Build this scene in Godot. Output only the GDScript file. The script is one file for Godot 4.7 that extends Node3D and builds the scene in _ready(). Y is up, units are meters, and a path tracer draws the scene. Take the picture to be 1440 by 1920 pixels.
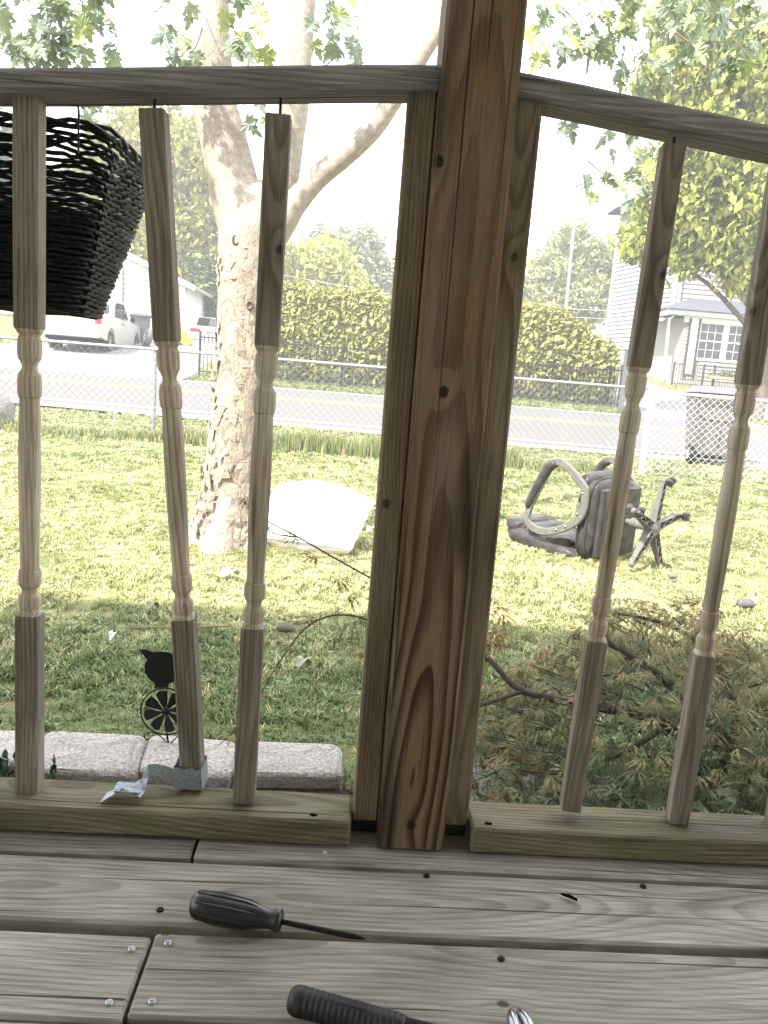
extends Node3D

var rng := RandomNumberGenerator.new()
var M := {}
var used := {}
var nz := FastNoiseLite.new()
var nf := FastNoiseLite.new()

# ------------------------------------------------------------------ naming
func numbered(called: String) -> String:
	var n: int = used.get(called, 0)
	used[called] = n + 1
	return called if n == 0 else "%s_%03d" % [called, n]

func thing(called: String, label: String, category: String, at := Vector3.ZERO, group := "") -> Node3D:
	var o := Node3D.new()
	o.name = numbered(called)
	add_child(o)
	o.position = at
	tag(o, label, category, group)
	return o

func tag(o: Node, label: String, category: String, group := "") -> Node:
	o.set_meta("label", label)
	o.set_meta("category", category)
	if group != "":
		o.set_meta("group", group)
	return o

func obj(called: String, st, m: Material, parent: Node = null) -> MeshInstance3D:
	var o := MeshInstance3D.new()
	o.name = numbered(called) if parent == null else called
	if st is SurfaceTool:
		st.generate_normals()
		o.mesh = st.commit()
	else:
		o.mesh = st
	o.material_override = m
	if parent == null:
		add_child(o, true)
	else:
		parent.add_child(o, true)
	return o

func struct(called: String, st, m: Material) -> MeshInstance3D:
	var o := obj(called, st, m)
	o.set_meta("kind", "structure")
	return o

func stuff(o: Node) -> Node:
	o.set_meta("kind", "stuff")
	return o

func multi(called: String, mesh: Mesh, xf: Array, cols: Array, m: Material, parent: Node = null) -> MultiMeshInstance3D:
	var mm := MultiMesh.new()
	mm.transform_format = MultiMesh.TRANSFORM_3D
	mm.use_colors = true
	mm.mesh = mesh
	mm.instance_count = xf.size()
	for i in xf.size():
		mm.set_instance_transform(i, xf[i])
		mm.set_instance_color(i, cols[i])
	var o := MultiMeshInstance3D.new()
	o.multimesh = mm
	o.material_override = m
	o.name = numbered(called) if parent == null else called
	if parent == null:
		add_child(o, true)
	else:
		parent.add_child(o, true)
	stuff(o)
	return o

# ------------------------------------------------------------------ shapes
func mb() -> SurfaceTool:
	var st := SurfaceTool.new()
	st.begin(Mesh.PRIMITIVE_TRIANGLES)
	st.set_smooth_group(-1)
	return st

func tri(st: SurfaceTool, a: Vector3, b: Vector3, c: Vector3, out: Vector3) -> void:
	if (b - a).cross(c - a).dot(out) > 0.0:
		var t := b
		b = c
		c = t
	st.add_vertex(a)
	st.add_vertex(b)
	st.add_vertex(c)

func quad(st: SurfaceTool, a: Vector3, b: Vector3, c: Vector3, d: Vector3, out: Vector3) -> void:
	tri(st, a, b, c, out)
	tri(st, a, c, d, out)

func bx(st: SurfaceTool, c: Vector3, s: Vector3, bev := 0.0, bas := Basis()) -> void:
	var h := s * 0.5
	var b: float = minf(bev, minf(h.x, minf(h.y, h.z)) * 0.9)
	if b <= 0.0:
		for ax in 3:
			for sg in [-1.0, 1.0]:
				var n := Vector3.ZERO
				n[ax] = sg
				var u := Vector3.ZERO
				u[(ax + 1) % 3] = h[(ax + 1) % 3]
				var v := Vector3.ZERO
				v[(ax + 2) % 3] = h[(ax + 2) % 3]
				var m: Vector3 = n * h[ax]
				quad(st, c + bas * (m - u - v), c + bas * (m + u - v), c + bas * (m + u + v), c + bas * (m - u + v), bas * n)
		return
	for ax in 3:
		var a1 := (ax + 1) % 3
		var a2 := (ax + 2) % 3
		for sg in [-1.0, 1.0]:
			var n := Vector3.ZERO
			n[ax] = sg
			var u := Vector3.ZERO
			u[a1] = h[a1] - b
			var v := Vector3.ZERO
			v[a2] = h[a2] - b
			var m: Vector3 = n * h[ax]
			quad(st, c + bas * (m - u - v), c + bas * (m + u - v), c + bas * (m + u + v), c + bas * (m - u + v), bas * n)
			for s2 in [-1.0, 1.0]:
				# edge chamfer between faces +-ax and +-a1
				var p := Vector3.ZERO
				p[ax] = sg * h[ax]
				p[a1] = s2 * (h[a1] - b)
				var q := Vector3.ZERO
				q[ax] = sg * (h[ax] - b)
				q[a1] = s2 * h[a1]
				var nn := Vector3.ZERO
				nn[ax] = sg
				nn[a1] = s2
				quad(st, c + bas * (p - v), c + bas * (p + v), c + bas * (q + v), c + bas * (q - v), bas * nn)
	for sx in [-1.0, 1.0]:
		for sy in [-1.0, 1.0]:
			for sz in [-1.0, 1.0]:
				tri(st, c + bas * Vector3(sx * h.x, sy * (h.y - b), sz * (h.z - b)), c + bas * Vector3(sx * (h.x - b), sy * h.y, sz * (h.z - b)), c + bas * Vector3(sx * (h.x - b), sy * (h.y - b), sz * h.z), bas * Vector3(sx, sy, sz))

func bar(st: SurfaceTool, a: Vector3, b: Vector3, w: float, t: float, up := Vector3.UP, bev := 0.0) -> void:
	var y := (b - a).normalized()
	var x := y.cross(up)
	if x.length() < 1e-3:
		x = y.cross(Vector3.RIGHT)
	x = x.normalized()
	var z := x.cross(y)
	bx(st, (a + b) * 0.5, Vector3(w, (b - a).length(), t), bev, Basis(x, y, z))

func tube(st: SurfaceTool, pts: Array, radii, sides := 8, smooth := true, caps := true, flat := 1.0, uvs := 1.0) -> void:
	st.set_smooth_group(0 if smooth else -1)
	var n := pts.size()
	var prev: Array = []
	var ref := Vector3.ZERO
	var pc := Vector3.ZERO
	var len := 0.0
	for i in n:
		var d: Vector3 = (pts[mini(i + 1, n - 1)] - pts[maxi(i - 1, 0)]).normalized()
		if i == 0:
			ref = d.cross(Vector3.UP)
			if ref.length() < 0.05:
				ref = d.cross(Vector3.RIGHT)
			ref = ref.normalized()
		else:
			ref = (ref - d * ref.dot(d)).normalized()
			len += (pts[i] - pts[i - 1]).length()
		var w := d.cross(ref)
		var r: float = radii[i] if radii is Array else radii
		var ring: Array = []
		for k in sides:
			var a := TAU * k / sides
			ring.append(pts[i] + ref * cos(a) * r + w * sin(a) * r * flat)
		if i > 0:
			for k in sides:
				var k2 := (k + 1) % sides
				var o: Vector3 = prev[k] + prev[k2] + ring[k] + ring[k2] - 2.0 * (pc + pts[i])
				quad(st, prev[k], prev[k2], ring[k2], ring[k], o)
		if caps and (i == 0 or i == n - 1):
			st.set_smooth_group(-1)
			for k in sides - 2:
				tri(st, ring[0], ring[k + 1], ring[k + 2], -d if i == 0 else d)
			st.set_smooth_group(0 if smooth else -1)
		prev = ring
		pc = pts[i]
	st.set_smooth_group(-1)

func lathe(st: SurfaceTool, prof: Array, n := 20, xf := Transform3D(), smooth := true) -> void:
	st.set_smooth_group(0 if smooth else -1)
	for i in prof.size() - 1:
		var p: Vector2 = prof[i]
		var q: Vector2 = prof[i + 1]
		for k in n:
			var a := TAU * k / n
			var b := TAU * (k + 1) / n
			var m := (a + b) * 0.5
			var nd := Vector2(q.y - p.y, -(q.x - p.x))
			if nd.length() < 1e-9:
				continue
			var o := xf.basis * Vector3(cos(m) * nd.x, nd.y, sin(m) * nd.x)
			var v0 := xf * Vector3(cos(a) * p.x, p.y, sin(a) * p.x)
			var v1 := xf * Vector3(cos(b) * p.x, p.y, sin(b) * p.x)
			var v2 := xf * Vector3(cos(b) * q.x, q.y, sin(b) * q.x)
			var v3 := xf * Vector3(cos(a) * q.x, q.y, sin(a) * q.x)
			if p.x > 1e-6:
				tri(st, v0, v1, v2, o)
			if q.x > 1e-6:
				tri(st, v0, v2, v3, o)
	st.set_smooth_group(-1)

func prism(st: SurfaceTool, poly: Array, depth: float, xf := Transform3D()) -> void:
	# poly in XY, extruded along z from -depth/2 to depth/2
	var pp := PackedVector2Array(poly)
	var idx := Geometry2D.triangulate_polygon(pp)
	var h := depth * 0.5
	for i in range(0, idx.size(), 3):
		for s in [-1.0, 1.0]:
			tri(st, xf * Vector3(pp[idx[i]].x, pp[idx[i]].y, s * h), xf * Vector3(pp[idx[i + 1]].x, pp[idx[i + 1]].y, s * h), xf * Vector3(pp[idx[i + 2]].x, pp[idx[i + 2]].y, s * h), xf.basis * Vector3(0, 0, s))
	var cw := Geometry2D.is_polygon_clockwise(pp)
	for i in pp.size():
		var a := pp[i]
		var b := pp[(i + 1) % pp.size()]
		var e := b - a
		var o := Vector3(e.y, -e.x, 0) * (-1.0 if cw else 1.0)
		quad(st, xf * Vector3(a.x, a.y, -h), xf * Vector3(b.x, b.y, -h), xf * Vector3(b.x, b.y, h), xf * Vector3(a.x, a.y, h), xf.basis * o)

func ball(st: SurfaceTool, c: Vector3, r: Vector3, rough := 0.0, nu := 14, nv := 9, bas := Basis(), sq := 1.0, smooth := true, freq := 3.0) -> void:
	st.set_smooth_group(0 if smooth else -1)
	var g: Array = []
	for j in nv + 1:
		var row: Array = []
		var t := PI * j / nv - PI * 0.5
		for i in nu:
			var a := TAU * i / nu
			var d := Vector3(spow(cos(a), sq) * spow(cos(t), sq), spow(sin(t), sq), spow(sin(a), sq) * spow(cos(t), sq))
			var f := 1.0 + rough * nz.get_noise_3dv((c + d) * freq * 100.0)
			row.append(c + bas * (d * r * f))
		g.append(row)
	for j in nv:
		for i in nu:
			var i2 := (i + 1) % nu
			var o: Vector3 = g[j][i] + g[j][i2] + g[j + 1][i] + g[j + 1][i2] - 4.0 * c
			if j > 0:
				tri(st, g[j][i], g[j][i2], g[j + 1][i2], o)
			if j < nv - 1:
				tri(st, g[j][i], g[j + 1][i2], g[j + 1][i], o)
	st.set_smooth_group(-1)

func spow(x: float, e: float) -> float:
	return signf(x) * pow(absf(x), e)

func spline(p: Array, n: int) -> Array:
	var out: Array = []
	for i in p.size() - 1:
		var p0 = p[maxi(i - 1, 0)]
		var p3 = p[mini(i + 2, p.size() - 1)]
		for k in n:
			var t := float(k) / n
			if p[i] is float:
				out.append(cubic_interpolate(p[i], p[i + 1], p0, p3, t))
			else:
				out.append(p[i].cubic_interpolate(p[i + 1], p0, p3, t))
	out.append(p[p.size() - 1])
	return out

# ------------------------------------------------------------------ materials
func lin(r: float, g: float, b: float) -> Color:
	return Color(r, g, b).linear_to_srgb()

func mat(c: Color, rough := 0.8, metal := 0.0) -> StandardMaterial3D:
	var m := StandardMaterial3D.new()
	m.albedo_color = c
	m.roughness = rough
	m.metallic = metal
	return m

func noisetex(c1: Color, c2: Color, freq: float, seed_: int, oct := 4, size := 256, c3 = null) -> NoiseTexture2D:
	var n := FastNoiseLite.new()
	n.noise_type = FastNoiseLite.TYPE_SIMPLEX_SMOOTH
	n.frequency = freq
	n.seed = seed_
	n.fractal_octaves = oct
	var t := NoiseTexture2D.new()
	t.noise = n
	t.width = size
	t.height = size
	t.seamless = true
	var g := Gradient.new()
	g.set_color(0, c1)
	g.set_color(1, c2)
	if c3 != null:
		g.add_point(0.5, c3)
	t.color_ramp = g
	return t

func tri_mat(tex: Texture2D, scale: Vector3, rough := 0.85, world := false, bump: Texture2D = null, bs := 0.0) -> StandardMaterial3D:
	var m := StandardMaterial3D.new()
	m.albedo_texture = tex
	m.roughness = rough
	m.uv1_triplanar = true
	m.uv1_world_triplanar = world
	m.uv1_triplanar_sharpness = 8.0
	m.uv1_scale = scale
	m.metallic_specular = 0.3
	if bump != null:
		m.heightmap_enabled = true
		m.heightmap_texture = bump
		m.heightmap_scale = bs
	return m

func vmat(rough := 0.6, back := 0.0) -> StandardMaterial3D:
	var m := StandardMaterial3D.new()
	m.vertex_color_use_as_albedo = true
	m.roughness = rough
	m.metallic_specular = 0.35
	if back > 0.0:
		m.backlight_enabled = true
		m.backlight = Color(back, back, back * 0.5)
		m.cull_mode = BaseMaterial3D.CULL_DISABLED
	return m

# sawn softwood: growth rings cut by the face, knots, fibres and weathering.
# returns [colour, height]; along: true lays the grain along u
func wood(sd: int, across: int, along_px: int, wm: float, lm: float, early: Color, late: Color, grey: Color, greyness: float, pith: Vector4, spacing: float, knots: Array, along: bool, stain := 0.0, fade := 0.0, moss := 0.0) -> Array:
	nf.seed = sd
	nf.frequency = 1.0
	nf.fractal_octaves = 1
	nz.seed = sd + 5
	nz.frequency = 1.0
	nz.fractal_octaves = 3
	var W := along_px if along else across
	var H := across if along else along_px
	var col := PackedByteArray()
	col.resize(W * H * 3)
	var hgt := PackedByteArray()
	hgt.resize(W * H)
	for j in along_px:
		var a := lm * j / along_px
		var pv := pith.x + pith.y * a + pith.w * nf.get_noise_2d(a * 2.3, 7.0)
		var pu := wm * 0.5 + pith.z + 0.012 * nf.get_noise_2d(a * 1.7, 40.0)
		for i in across:
			var u := wm * i / across
			var du := u - pu
			var r := sqrt(du * du + pv * pv) * (1.0 if pv > 0.0 else 0.8)
			r += 0.0012 * nf.get_noise_2d(u * 40.0, a * 5.0)
			var core := 0.0
			for k in knots:
				var ku: float = u - k.x
				var ka: float = a - k.y
				var s: float = k.z
				var e := (ku * ku) / (s * s) + (ka * ka) / (s * s * 5.0)
				if e < 9.0:
					r += s * 0.75 * exp(-e * 0.5)
					var e2 := (ku * ku + ka * ka * 0.6) / (s * s * 0.22)
					if e2 < 2.5:
						core = maxf(core, 1.0 - smoothstep(0.6, 1.6, e2 + 0.4 * nf.get_noise_2d(u * 300.0, a * 300.0)))
			var t := fposmod(r / spacing, 1.0)
			var l := smoothstep(0.25, 0.88, t) * (1.0 - smoothstep(0.93, 1.0, t))
			if fade > 0.0:
				l *= 1.0 - fade * (1.0 - smoothstep(0.35, 0.8, a / lm))
			var fib := nf.get_noise_2d(u * 900.0, a * 14.0)
			var mott := nz.get_noise_2d(u * 14.0, a * 3.5)
			var c := early.lerp(late, l)
			c = c.lerp(grey, clampf(greyness + mott * 0.55, 0.0, 0.95) * (1.0 - 0.45 * l))
			if core > 0.0:
				c = c.lerp(late * 0.55, core * 0.85)
			if stain > 0.0:
				c = c * (1.0 - stain * smoothstep(0.1, 0.6, nz.get_noise_2d(u * 9.0 + 31.0, a * 2.2)))
			var f := 1.0 + 0.13 * fib + 0.10 * mott
			if moss > 0.0:
				c = c.lerp(Color(0.43, 0.45, 0.29), moss * smoothstep(-0.15, 0.45, nz.get_noise_2d(u * 20.0 + 5.0, a * 5.0)))
			# fine dark checks along the grain
			var ck := nf.get_noise_2d(u * 420.0 + 50.0, a * 4.0)
			var ck2 := nf.get_noise_2d(u * 150.0 + 11.0, a * 1.1 + 3.0)
			if ck2 > 0.74:
				f *= 1.0 - minf(0.55 if along or fade > 0.0 else 0.16, 9.0 * (ck2 - 0.74))
			if ck > 0.62:
				f *= 1.0 - 1.1 * (ck - 0.62)
			var o := (i * W + j) if along else (j * W + i)
			col[o * 3] = int(clampf(c.r * f, 0, 1) * 255.0)
			col[o * 3 + 1] = int(clampf(c.g * f, 0, 1) * 255.0)
			col[o * 3 + 2] = int(clampf(c.b * f, 0, 1) * 255.0)
			hgt[o] = int(clampf(0.5 + 0.25 * l + 0.2 * fib - maxf(0.0, ck - 0.6), 0, 1) * 255.0)
	return [ImageTexture.create_from_image(Image.create_from_data(W, H, false, Image.FORMAT_RGB8, col)), ImageTexture.create_from_image(Image.create_from_data(W, H, false, Image.FORMAT_L8, hgt))]

func wmat(t: Array, scale: Vector3, off: Vector3, tint := Color.WHITE, rough := 0.82, bs := 0.06) -> StandardMaterial3D:
	var m := tri_mat(t[0], scale, rough, false, t[1], bs)
	m.uv1_offset = off
	m.albedo_color = tint
	return m

# height of the land: a level yard, then rising across the street
func land(z: float) -> float:
	var k := [[-60.0, 3.2], [-40.0, 2.3], [-30.0, 1.28], [-24.0, 0.62], [-22.0, 0.27], [-20.4, 0.12], [-13.4, -0.36], [-11.5, -0.48], [-0.3, -0.48]]
	if z <= -60.0:
		return 3.2
	for i in k.size() - 1:
		if z < k[i + 1][0]:
			return lerpf(k[i][1], k[i + 1][1], (z - k[i][0]) / (k[i + 1][0] - k[i][0]))
	return -0.48

func rise(x: float, z: float) -> float:
	return land(z) + (0.018 * nz.get_noise_2d(x * 0.9, z * 0.9) if z > -11.0 else 0.0)

func _ready() -> void:
	rng.seed = 4711
	nz.frequency = 1.0
	nz.fractal_octaves = 3
	nz.seed = 9
	nf.frequency = 1.0
	# ---------------- camera, sky, sun, exposure
	var cam := Camera3D.new()
	cam.name = "camera"
	add_child(cam)
	cam.position = Vector3(0, 0.60, 0.95)
	cam.rotation_degrees = Vector3(-9.8, -3.0, 4.5)
	cam.fov = 67.0
	cam.near = 0.02
	cam.far = 900.0
	cam.current = true
	var sky_m := ProceduralSkyMaterial.new()
	sky_m.sky_top_color = Color(0.93, 0.96, 1.0)
	sky_m.sky_horizon_color = Color(1.0, 1.0, 0.995)
	sky_m.sky_curve = 0.2
	sky_m.ground_bottom_color = Color(0.35, 0.36, 0.28)
	sky_m.ground_horizon_color = Color(0.75, 0.76, 0.7)
	sky_m.energy_multiplier = 1.3
	var sky := Sky.new()
	sky.sky_material = sky_m
	var env := Environment.new()
	env.background_mode = Environment.BG_SKY
	env.sky = sky
	env.tonemap_mode = Environment.TONE_MAPPER_LINEAR
	env.tonemap_exposure = EXPOSURE
	env.sdfgi_enabled = true
	env.ssao_enabled = true
	env.ssil_enabled = true
	env.fog_enabled = true
	env.fog_density = 0.004
	env.fog_light_color = Color(0.98, 0.98, 0.98)
	var we := WorldEnvironment.new()
	we.name = "world_environment"
	we.environment = env
	add_child(we)
	var sun := DirectionalLight3D.new()
	sun.name = "sun"
	add_child(sun)
	sun.look_at_from_position(Vector3(-0.70, 1.12, 0.76) * 50.0, Vector3.ZERO)
	sun.light_color = Color(1.0, 0.97, 0.93)
	sun.light_energy = 1.3
	sun.light_angular_distance = 1.4
	sun.shadow_enabled = true

	materials()
	ground()
	street()
	porch()
	railing()
	near_tree()
	far_trees()
	buildings()
	vehicles()
	fences()
	yard_things()
	shrubs()
	tools()
	lawn()

const EXPOSURE := 3.4

func materials() -> void:
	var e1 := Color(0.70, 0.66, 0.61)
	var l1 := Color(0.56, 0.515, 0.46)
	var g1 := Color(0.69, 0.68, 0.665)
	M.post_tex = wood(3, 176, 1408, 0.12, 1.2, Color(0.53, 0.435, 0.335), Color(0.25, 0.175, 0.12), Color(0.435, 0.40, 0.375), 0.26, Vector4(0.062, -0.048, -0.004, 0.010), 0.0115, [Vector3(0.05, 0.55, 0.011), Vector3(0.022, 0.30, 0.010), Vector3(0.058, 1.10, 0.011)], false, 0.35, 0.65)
	M.up_tex = wood(11, 160, 1024, 0.16, 1.0, e1, l1, g1, 0.30, Vector4(0.022, 0.018, 0.02, 0.012), 0.0045, [Vector3(0.03, 0.52, 0.009), Vector3(0.10, 0.22, 0.008), Vector3(0.13, 0.8, 0.006)], false, 0.2)  # albedo raised so the turned balusters look glare-lit; blocks and end pieces toned down
	M.side_tex = wood(29, 320, 1536, 0.32, 2.0, Color(0.54, 0.52, 0.49), Color(0.42, 0.395, 0.365), Color(0.58, 0.58, 0.575), 0.45, Vector4(0.03, 0.012, 0.02, 0.02), 0.006, [Vector3(0.05, 0.9, 0.010), Vector3(0.2, 0.4, 0.012)], true, 0.15)
	M.moss_tex = wood(31, 256, 1280, 0.32, 2.0, Color(0.53, 0.50, 0.44), Color(0.39, 0.35, 0.30), Color(0.55, 0.54, 0.50), 0.40, Vector4(0.03, 0.012, 0.02, 0.02), 0.006, [Vector3(0.05, 0.9, 0.010), Vector3(0.2, 0.4, 0.012)], true, 0.2, 0.0, 0.42)
	M.deck_tex = wood(47, 480, 2048, 0.48, 2.4, Color(0.635, 0.61, 0.575), Color(0.52, 0.495, 0.46), Color(0.65, 0.64, 0.615), 0.5, Vector4(0.018, 0.012, 0.05, 0.03), 0.0075, [Vector3(0.10, 1.55, 0.014), Vector3(0.28, 0.8, 0.011), Vector3(0.40, 1.7, 0.012), Vector3(0.36, 1.15, 0.009)], true, 0.10)
	M.post = wmat(M.post_tex, Vector3(1.0 / 0.12, 1.0 / 1.2, 1.0 / 0.12), Vector3(0.5, 0.05, 0.5), Color(0.93, 0.92, 0.92))
	M.dark = mat(Color(0.03, 0.03, 0.03), 0.9)
	M.dark.metallic_specular = 0.08
	M.black_metal = mat(Color(0.055, 0.05, 0.05), 0.55, 0.3)
	M.steel = mat(Color(0.62, 0.63, 0.64), 0.28, 1.0)
	M.dark_steel = mat(Color(0.10, 0.10, 0.105), 0.5, 0.6)
	M.galv = tri_mat(noisetex(Color(0.50, 0.51, 0.52), Color(0.68, 0.69, 0.70), 0.03, 5), Vector3(3, 3, 3), 0.45)
	M.galv.metallic = 0.45
	M.white = mat(Color(0.86, 0.86, 0.85), 0.5)
	M.white_dirty = tri_mat(noisetex(Color(0.74, 0.73, 0.70), Color(0.9, 0.9, 0.88), 0.02, 8), Vector3(1.5, 1.5, 1.5), 0.6)
	M.glass = mat(Color(0.09, 0.10, 0.11), 0.08)
	M.glass.metallic_specular = 0.6
	M.rubber = tri_mat(noisetex(Color(0.05, 0.05, 0.052), Color(0.085, 0.085, 0.085), 0.05, 3), Vector3(9, 9, 9), 0.75)
	M.leaf = vmat(0.55, 0.35)
	M.needle = vmat(0.65, 0.2)
	M.grass = vmat(0.7, 0.3)

# ------------------------------------------------------------------ land, street
func sheet(xs: Array, zs: Array, f: Callable) -> SurfaceTool:
	var st := mb()
	st.set_smooth_group(0)
	for i in xs.size() - 1:
		for j in zs.size() - 1:
			quad(st, Vector3(xs[i], f.call(xs[i], zs[j]), zs[j]), Vector3(xs[i + 1], f.call(xs[i + 1], zs[j]), zs[j]), Vector3(xs[i + 1], f.call(xs[i + 1], zs[j + 1]), zs[j + 1]), Vector3(xs[i], f.call(xs[i], zs[j + 1]), zs[j + 1]), Vector3.UP)
	return st

func rangef(a: float, b: float, n: int) -> Array:
	var o: Array = []
	for i in n + 1:
		o.append(lerpf(a, b, float(i) / n))
	return o

func ground() -> void:
	var zs := [-420.0, -60.0, -50.0, -40.0, -35.0, -30.0, -27.0, -24.0, -23.0, -22.0, -21.2, -20.4, -16.0, -13.4, -12.4, -11.5, -11.0]
	zs.append_array(rangef(-10.5, -1.0, 38))
	zs.append_array([0.0, 3.0, 12.0, 60.0])
	var xs := [-420.0, -80.0, -40.0, -20.0, -14.0]
	xs.append_array(rangef(-9.0, 9.0, 48))
	xs.append_array([14.0, 20.0, 40.0, 80.0, 420.0])
	var st := sheet(xs, zs, func(x, z): return rise(x, z) - (0.06 if z < -13.0 and z > -20.6 else 0.0))
	var t := noisetex(Color(0.30, 0.30, 0.19), Color(0.60, 0.56, 0.40), 0.012, 21, 5, 512, Color(0.42, 0.42, 0.27))
	var m := tri_mat(t, Vector3(0.45, 0.45, 0.45), 0.95, true, noisetex(Color.BLACK, Color.WHITE, 0.08, 4, 4, 256), 1.5)
	M.ground = m
	struct("lawn_ground", st, m)
	# bed of soil and mulch between the deck and the edging stones
	var bed := sheet(rangef(-3.0, 3.0, 40), rangef(-0.9, 0.1, 8), func(x, z): return -0.455 + 0.012 * nz.get_noise_2d(x * 8.0, z * 8.0))
	struct("mulch_bed", bed, tri_mat(noisetex(Color(0.16, 0.12, 0.09), Color(0.33, 0.28, 0.22), 0.05, 33), Vector3(2, 2, 2), 0.95, true, noisetex(Color.BLACK, Color.WHITE, 0.12, 41), 2.0))
	var chip := mb()
	bx(chip, Vector3.ZERO, Vector3(0.035, 0.006, 0.014), 0.002)
	chip.generate_normals()
	var xf: Array = []
	var cc: Array = []
	for i in 1500:
		var p := Vector3(rng.randf_range(-1.6, 1.6), -0.448, rng.randf_range(-0.84, -0.1))
		xf.append(Transform3D(Basis.from_euler(Vector3(rng.randf_range(-0.5, 0.5), rng.randf() * TAU, rng.randf_range(-0.5, 0.5))).scaled(Vector3.ONE * rng.randf_range(0.5, 1.4)), p))
		var k := rng.randf_range(0.4, 1.5)
		cc.append(Color(0.16 * k, 0.115 * k, 0.08 * k))
	multi("mulch_chips", chip.commit(), xf, cc, vmat(0.9))

func near_edge(x: float) -> float:
	return -13.4 + 0.085 * clampf(x, -12.0, 12.0)

func ribbon(x0: float, x1: float, n: int, fa: Callable, fb: Callable, lift: float, rows := 1) -> SurfaceTool:
	var st := mb()
	st.set_smooth_group(0)
	for i in n:
		var xa := lerpf(x0, x1, float(i) / n)
		var xb := lerpf(x0, x1, float(i + 1) / n)
		for r in rows:
			var p: Array = []
			for q in [[xa, r], [xb, r], [xb, r + 1], [xa, r + 1]]:
				var z := lerpf(fa.call(q[0]), fb.call(q[0]), float(q[1]) / rows)
				p.append(Vector3(q[0], land(z) + lift, z))
			quad(st, p[0], p[1], p[2], p[3], Vector3.UP)
	return st

func street() -> void:
	var far := func(x): return -20.35
	M.asphalt = tri_mat(noisetex(Color(0.35, 0.34, 0.335), Color(0.44, 0.43, 0.425), 0.06, 17, 4, 512), Vector3(0.5, 0.5, 0.5), 0.95, true, noisetex(Color.BLACK, Color.WHITE, 0.2, 6), 0.4)
	struct("road", ribbon(-90, 90, 60, near_edge, far, 0.012, 24), M.asphalt)
	var gravel := tri_mat(noisetex(Color(0.42, 0.39, 0.35), Color(0.66, 0.62, 0.56), 0.09, 12, 4, 256), Vector3(0.9, 0.9, 0.9), 0.95, true)
	struct("road_shoulder", ribbon(-60, 60, 40, func(x): return near_edge(x) + 0.55 + 0.12 * nz.get_noise_2d(x * 1.3, 0.0), func(x): return near_edge(x) - 0.05, 0.007), gravel)
	var wl := tri_mat(noisetex(Color(0.72, 0.72, 0.71), Color(0.9, 0.9, 0.89), 0.05, 2), Vector3(2, 2, 2), 0.7, true)
	struct("white_road_line", ribbon(-90, 90, 60, func(x): return near_edge(x) - 0.28, func(x): return near_edge(x) - 0.42, 0.0165), wl)
	var yl := tri_mat(noisetex(Color(0.78, 0.66, 0.30), Color(0.88, 0.78, 0.45), 0.05, 2), Vector3(2, 2, 2), 0.7, true)
	struct("yellow_road_line", ribbon(-90, 90, 60, func(x): return -17.3 + 0.03 * clampf(x, -12, 12), func(x): return -17.42 + 0.03 * clampf(x, -12, 12), 0.0165, 2), yl)
	struct("yellow_road_line", ribbon(-90, 90, 60, func(x): return -17.55 + 0.03 * clampf(x, -12, 12), func(x): return -17.67 + 0.03 * clampf(x, -12, 12), 0.0165, 2), yl)
	struct("far_white_road_line", ribbon(-90, 90, 60, func(x): return -20.05, func(x): return -20.17, 0.0165), wl)
	# driveways across the street
	var conc := tri_mat(noisetex(Color(0.46, 0.44, 0.43), Color(0.56, 0.54, 0.525), 0.03, 14, 4), Vector3(0.5, 0.5, 0.5), 0.95, true)
	struct("driveway", sheet(rangef(-11.2, -4.6, 6), [-34.0, -30.0, -27.0, -24.0, -22.0, -20.4], func(x, z): return land(z) + 0.012), conc)
	struct("side_driveway", sheet(rangef(8.1, 11.4, 4), [-30.0, -24.0, -22.0, -20.4], func(x, z): return land(z) + 0.012), conc)

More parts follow.
